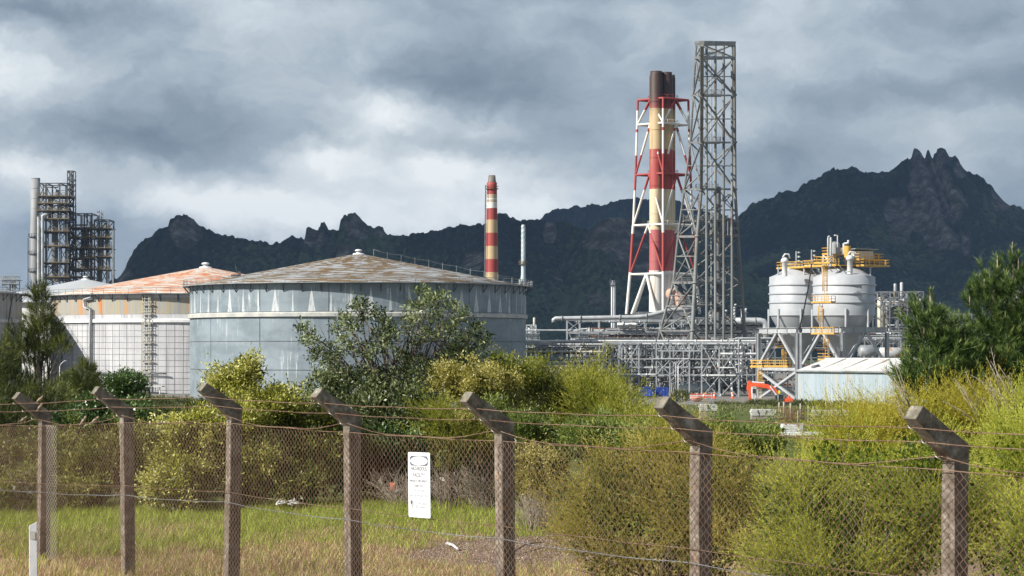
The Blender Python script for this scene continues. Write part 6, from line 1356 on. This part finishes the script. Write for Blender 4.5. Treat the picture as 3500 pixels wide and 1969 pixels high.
# pines on the right
def pine(label, shoots, ells, Z, seed, base, n):
    rng = np.random.default_rng(seed); g0 = gz(*base); o = thing('pine_tree', label, 'tree', (base[0],base[1],g0), 'pines at the right'); Vs=[]; Fs=[]; Ts=[]; nb = 0; tw_ = MB()
    P, d, r = crown_points(ells, n, rng, .5, .5)
    items = [(Vector(p), unitv(np.array([[dd[0]*.6,dd[1]*.6,.75+.4*rng.uniform()]]))[0], rng.uniform(.30,.55), 60) for p, dd in zip(P, d)]
    for (x, y0, y1) in shoots:
        for k in range(5):
            q = at(x+rng.normal()*2, y1+(y0-y1)*k/5, Z+rng.uniform(-.3,.3)); items.append((q, np.array([rng.normal()*.1,rng.normal()*.1,1.0]), (y1-y0)/5*Z/F*1.2, 60))
        tw_.tube([at(x,y1,Z), at(x,y0-4,Z)], [.03,.012], 5)
        c_ = at(x,y0-3,Z); tw_.tube([c_, c_+Vector((0,0,.14))], [.016,.004], 5)
    for q, dv, L_, per in items:
        s = rng.uniform(0,1,per); dv = dv/np.linalg.norm(dv); p = np.array(q)+dv[None]*(s*L_)[:,None]; D = unitv(dv[None]*(.35+.9*s[:,None])+unitv(rng.normal(size=(per,3)))*.75)
        V, Fc = blade_tris(p, D, .23, .019, rng); Vs.append(V); Fs.append(Fc+nb); nb += len(V); Ts.append(np.repeat(np.clip(.12+.5*s+rng.uniform(-.25,.25,per)+rng.normal()*.1,0,1),3))
    npmesh('needles', np.concatenate(Vs), np.concatenate(Fs), FM['pine'], o, attrs={'rnd':np.concatenate(Ts)}, kind='stuff')
    top = min(shoots, key=lambda s:s[1]); tp_ = at(top[0],top[1],Z); b = MB(); b.tube([Vector((base[0],base[1],g0-.2)), Vector((base[0],base[1],g0)).lerp(tp_,.5)+Vector((.1,0,0)), tp_], [.16,.09,.02], 8); b.build('trunk', M['bark'], o)
    k = rng.choice(len(items), min(60,len(items)), replace=False); b = MB()
    for i in k:
        q = items[i][0]; f_ = np.clip((q.z-g0)/max(.1,(tp_.z-g0))*.8,.05,.9); a_ = Vector((base[0],base[1],g0)).lerp(tp_, f_); b.tube([a_, a_.lerp(q,.6)-Vector((0,0,.15)), q], [.035,.022,.008], 5)
    b.build('branches', M['bark'], o); tw_.build('candles', M['twig'], o)
    return o
pine('smaller dark green pine in front of the shed end, with one upright leader',[(2340,735,800),(2307,762,820),(2365,775,830),(2398,800,850),(2420,835,870),(2275,900,940),(2285,930,960),(2325,800,850)],[E(2330,835,42,60,64,1.0),E(2360,900,62,60,64,1.3),E(2395,905,45,70,64,1.2),E(2330,970,65,50,63,1.3),E(2295,960,32,38,63,.8),E(2420,970,70,50,64,1.3)],64,51,(XX(2365,64),64),560)
pine('taller dark green pine at the right edge with many pale upright candles',[(2547,622,690),(2562,640,700),(2509,655,720),(2476,690,745),(2490,700,750),(2456,703,760),(2525,690,740),(2500,705,760),(2440,715,770),(2572,675,730),(2585,640,700)],[E(2560,760,62,85,66,1.3),E(2490,790,55,75,66,1.2),E(2520,880,80,80,66,1.6),E(2600,850,80,120,66,1.6),E(2480,930,60,60,65,1.2),E(2560,960,90,60,65,1.4)],66,52,(XX(2550,66),66),860)
# far shrubs and hedges
for x, y, rx, ry, Z_, lab in ((1712,992,26,20,330,'dark round bush under the lattice tower beside the red barriers'),(1905,1012,30,12,300,'low wispy bush in front of the excavator bucket'),(1945,1013,26,10,290,'low wispy bush in front of the excavator cab'),(2015,1013,28,12,290,'low scrub at the left corner of the shed'),(2060,1014,28,11,285,'low scrub along the shed wall, second from its left corner'),(2115,1017,30,11,280,'low scrub along the shed wall below the tall thin post'),(2170,1018,30,12,275,'low scrub along the shed wall beside the shed window'),
  (400,1010,40,14,190,'dark low shrub below the landing of the strap-wrapped tank'),(455,1012,46,15,195,'middle dark shrub below the strap-wrapped tank'),(520,1016,44,16,200,'dark shrub before the left foot of the big tank'),(430,1035,60,13,150,'lower dark shrub left of the wire fence posts'),(500,1040,44,14,150,'lower dark shrub behind the wire fence posts'),(1830,1015,50,8,310,'flat green scrub on the bank left of the excavator'),(350,1000,30,14,180,'dark shrub behind the second post arm')):
    bush('scrub','%s'%lab,'shrub',[E(x,y+5,rx,ry*.8,Z_,2.0)],'spray',420,FM['far'],int(x+y),(.20,.05),12,.32,.9,'low scrub in the middle distance',0,inner=.2)
# dry bare bushes
def bare(label, x, y, h, wd, Z, seed, n=120, mat=None):
    rng = np.random.default_rng(seed); o = thing('bare_bush', label, 'bush', at(x,y,Z), 'leafless grey bushes'); b = MB(); g0 = gz(XX(x,Z),Z)
    for k in range(n):
        p = Vector((XX(x,Z)+rng.normal()*.08, Z+rng.normal()*.1, g0)); d_ = Vector((rng.normal()*wd, rng.normal()*.3, 1)).normalized(); L_ = h*rng.uniform(.5,1); pts=[p]
        for s in range(5): d_ = (d_+Vector((rng.normal()*.22,rng.normal()*.2,rng.normal()*.12))).normalized(); p = p+d_*L_/5; pts.append(p)
        b.tube(pts, [.007,.006,.005,.004,.003,.0015], 4)
        for s in range(4): i = rng.integers(2,5); b.tube([pts[i], pts[i]+Vector((rng.normal(),rng.normal()*.6,rng.uniform(0,1.2))).normalized()*rng.uniform(.08,.25)], [.003,.001], 3)
    b.build('twigs', mat or M['twig'], o, kind='stuff'); return o
bare('leafless grey bush right of the sign, behind the chain-link', 1225, 1290, 1.15, .5, 40.5, 3, 110)
bare('leafless tangle of pale twigs left of the sign', 1010, 1270, .95, .7, 41.5, 4, 90)
bare('leafless twigs behind the sign top', 1120, 1250, 1.0, .6, 42, 6, 60)
bare('dry grey twigs beside the dusty golden shrub', 1345, 1320, .8, .5, 36, 5, 90)
bare('pale leafless stems at the left edge below the dark tree', 40, 1290, 1.2, .35, 40, 8, 14)
o = thing('pale_rock', 'pile of pale bleached driftwood at the foot of the olive bush', 'driftwood', at(720,1270,40.5)); rng = np.random.default_rng(4)
for k in range(14): q = at(697+k*4, 1263+rng.uniform(-5,5), 40.2); b = MB(); d_ = Vector((rng.normal(),rng.normal()*.4,rng.normal()*.4)).normalized()*rng.uniform(.04,.09); b.tube([q-d_,q,q+d_], [.012,.02,.008], 6); b.build('piece', M['concrete_flat'], o)
o = thing('rusty_can', 'small orange-red rusty tin in the grass left of the sign', 'tin', at(990,1225,43)); b = MB(); b.lathe(at(990,1234,42.5), [(.001,0),(.07,0),(.07,.15),(.001,.15)], 10); b.build('can', M['redcone'], o); b = MB(); b.lathe(at(1001,1238,42.5), [(.001,0),(.09,0),(.09,.05),(.001,.05)], 10); b.build('lid', M['white'], o)
# fallen pale stick on the gravel
o = thing('fallen_branch', 'short bleached stick lying on the gravel', 'stick', at(1138,1380,33)); b = MB(); q0, q1 = at(1125,1368,33.4), at(1152,1392,32.6); q0.z = gz(q0.x,q0.y)+.04; q1.z = gz(q1.x,q1.y)+.03; b.tube([q0,q0.lerp(q1,.5)+Vector((0,0,.02)),q1], [.028,.022,.016], 7); b.build('wood', M['white'], o)
b = MB(); q0, q1 = at(1290,1395,32), at(1370,1372,33.5); q0.z = gz(q0.x,q0.y)+.05; q1.z = gz(q1.x,q1.y)+.06; b.tube([q0,q0.lerp(q1,.4)+Vector((0,0,.05)),q1], [.012,.014,.008], 6); b.tube([q0.lerp(q1,.5),q0.lerp(q1,.6)+Vector((.1,.3,.1))],[.009,.004],5)
tag(b.build('fallen_branch', M['bark'], None, off=q0), 'thin dark fallen branch reaching under the brown feathery bush', 'stick')
# gravel
rng = np.random.default_rng(12)
def gravel_mask(x, y): return np.clip((1.15-np.sqrt(((x-.10)/1.5)**2+((y-32.6)/2.9)**2)+(fbm(x*1.5+40,y*1.5+40,4,2)-.5)*1.2)*3,0,1)
n = 26000; gx_ = rng.uniform(-2.2,3,n); gy_ = rng.uniform(28,37,n); k = rng.uniform(0,1,n) < gravel_mask(gx_,gy_); gx_, gy_ = gx_[k], gy_[k]; n = len(gx_); gz_ = ground_z(gx_,gy_)
sz = rng.uniform(.006,.022,n)*rng.uniform(.5,1.2,n); O = np.array([[1,0,0],[-1,0,0],[0,1,0],[0,-1,0],[0,0,.6],[0,0,-.6]],float); jit = rng.uniform(.6,1.3,(n,6,1))
V = np.stack([gx_,gy_,gz_+sz*.2],-1)[:,None]+O[None]*sz[:,None,None]*jit; Fo = np.array([[0,2,4],[2,1,4],[1,3,4],[3,0,4],[2,0,5],[1,2,5],[3,1,5],[0,3,5]])
Fc = (Fo[None]+np.arange(n)[:,None,None]*6).reshape(-1,3)
gr = foliage('grey_and_brown_stones', [(.10,.07,.055),(.20,.14,.11),(.30,.22,.18),(.42,.35,.30)], 0.0, .2, .9)
tag(npmesh('gravel', V.reshape(-1,3), Fc, gr, attrs={'rnd':np.repeat(rng.uniform(0,1,n),6)}), 'patch of grey brown gravel in the grass behind the fifth post', 'gravel', None, 'stuff')
# grass
gmat = foliage('grass_blades', [(.34,.19,.125),(.52,.33,.225),(.66,.49,.33),(.54,.47,.22),(.28,.29,.06),(.16,.24,.03),(.32,.42,.05),(.52,.56,.12)], .35, .15, .6)
def grass(name, label, n, x0, x1, y0, y1, seed, hgt=1.0, gshift=0, wmul=1.0, gmat=gmat):
    rng = np.random.default_rng(seed); x = rng.uniform(x0,x1,n); y = rng.uniform(y0,y1,n); gv = gravel_mask(x,y); k = rng.uniform(0,1,n) > gv*.97; x, y = x[k], y[k]; n = len(x); z = ground_z(x,y)
    nn = fbm(x*.7+30,y*.45+30,4,1)-.5; n2 = fbm(x*3+10,y*2+10,3,7)-.5; g_ = np.clip((y-34.2+gshift)/4.5+nn*2.3+n2*1.0+.42,0,1)+np.clip((.5-np.abs(x+.1-0))*0,0,1)
    g_ = .12+.80*g_; isg = rng.uniform(0,1,n) < g_; h = np.where(isg, rng.uniform(.07,.21,n), rng.uniform(.03,.15,n))*(.65+.9*fbm(x*2,y*2,3,9))*hgt
    seedh = rng.uniform(0,1,n) < .03; h = np.where(seedh, h*1.9, h)
    a = rng.uniform(0,2*PI,n); ln = rng.uniform(.1,.75,n); D = unitv(np.stack([np.cos(a)*ln+.15, np.sin(a)*ln, np.ones(n)],-1)); w_ = rng.uniform(.004,.009,n)*wmul*np.where(isg,1,.8)
    side = unitv(np.stack([np.sin(a+rng.normal(size=n)), np.cos(a), np.zeros(n)],-1)); P = np.stack([x,y,z-.01],-1); mid = P+D*(h*.55)[:,None]; tip = P+(D*np.array([1.5,1.5,.93]))*h[:,None]
    V = np.stack([P-side*w_[:,None]*.6, P+side*w_[:,None]*.6, mid+side*w_[:,None]*.5, tip, mid-side*w_[:,None]*.5],1).reshape(-1,3)
    i = np.arange(n)*5; Fc = np.concatenate([np.stack([i,i+1,i+2],-1),np.stack([i,i+2,i+4],-1),np.stack([i+4,i+2,i+3],-1)])
    tone = np.where(isg, rng.uniform(.55,1,n), np.clip(rng.uniform(0,.46,n)+n2*.5,0,.5)); return tag(npmesh(name, V, Fc, gmat, attrs={'rnd':np.repeat(np.clip(tone,0,1),5)}), label, 'grass', None, 'stuff')
grass('grass', 'green and straw coloured grass behind the fence, on the left half', 165000, -12, 3.4, 27, 42.5, 61)
grass('grass', 'green grass on the bank below the shed and excavator', 26000, 18, 58, 255, 330, 62, 2.0, 60, 9, FM['far'])
grass('grass', 'rough grass in the clearing on the left', 26000, -30, -10, 90, 200, 63, 2.6, 60, 7, FM['far'])
# ------------------------------------------------------------------ haze
hz = bpy.data.materials.new('pale_haze'); hz.use_nodes = True; t = NT(hz.node_tree); t.n.clear()
pv = t.node('ShaderNodeVolumePrincipled'); pv.inputs['Color'].default_value = (.40,.60,.95,1); pv.inputs['Density'].default_value = 3.8e-5; pv.inputs['Anisotropy'].default_value = .1
mo = t.node('ShaderNodeOutputMaterial'); t.l.new(pv.outputs[0], mo.inputs['Volume'])
b = MB(); b.box((0, 5500, 340), (9000, 11400, 688)); tag(b.build('haze', hz, None, off=(0,5000,0)), kind='stuff', label='thin pale haze between the refinery and the hills', cat='haze')
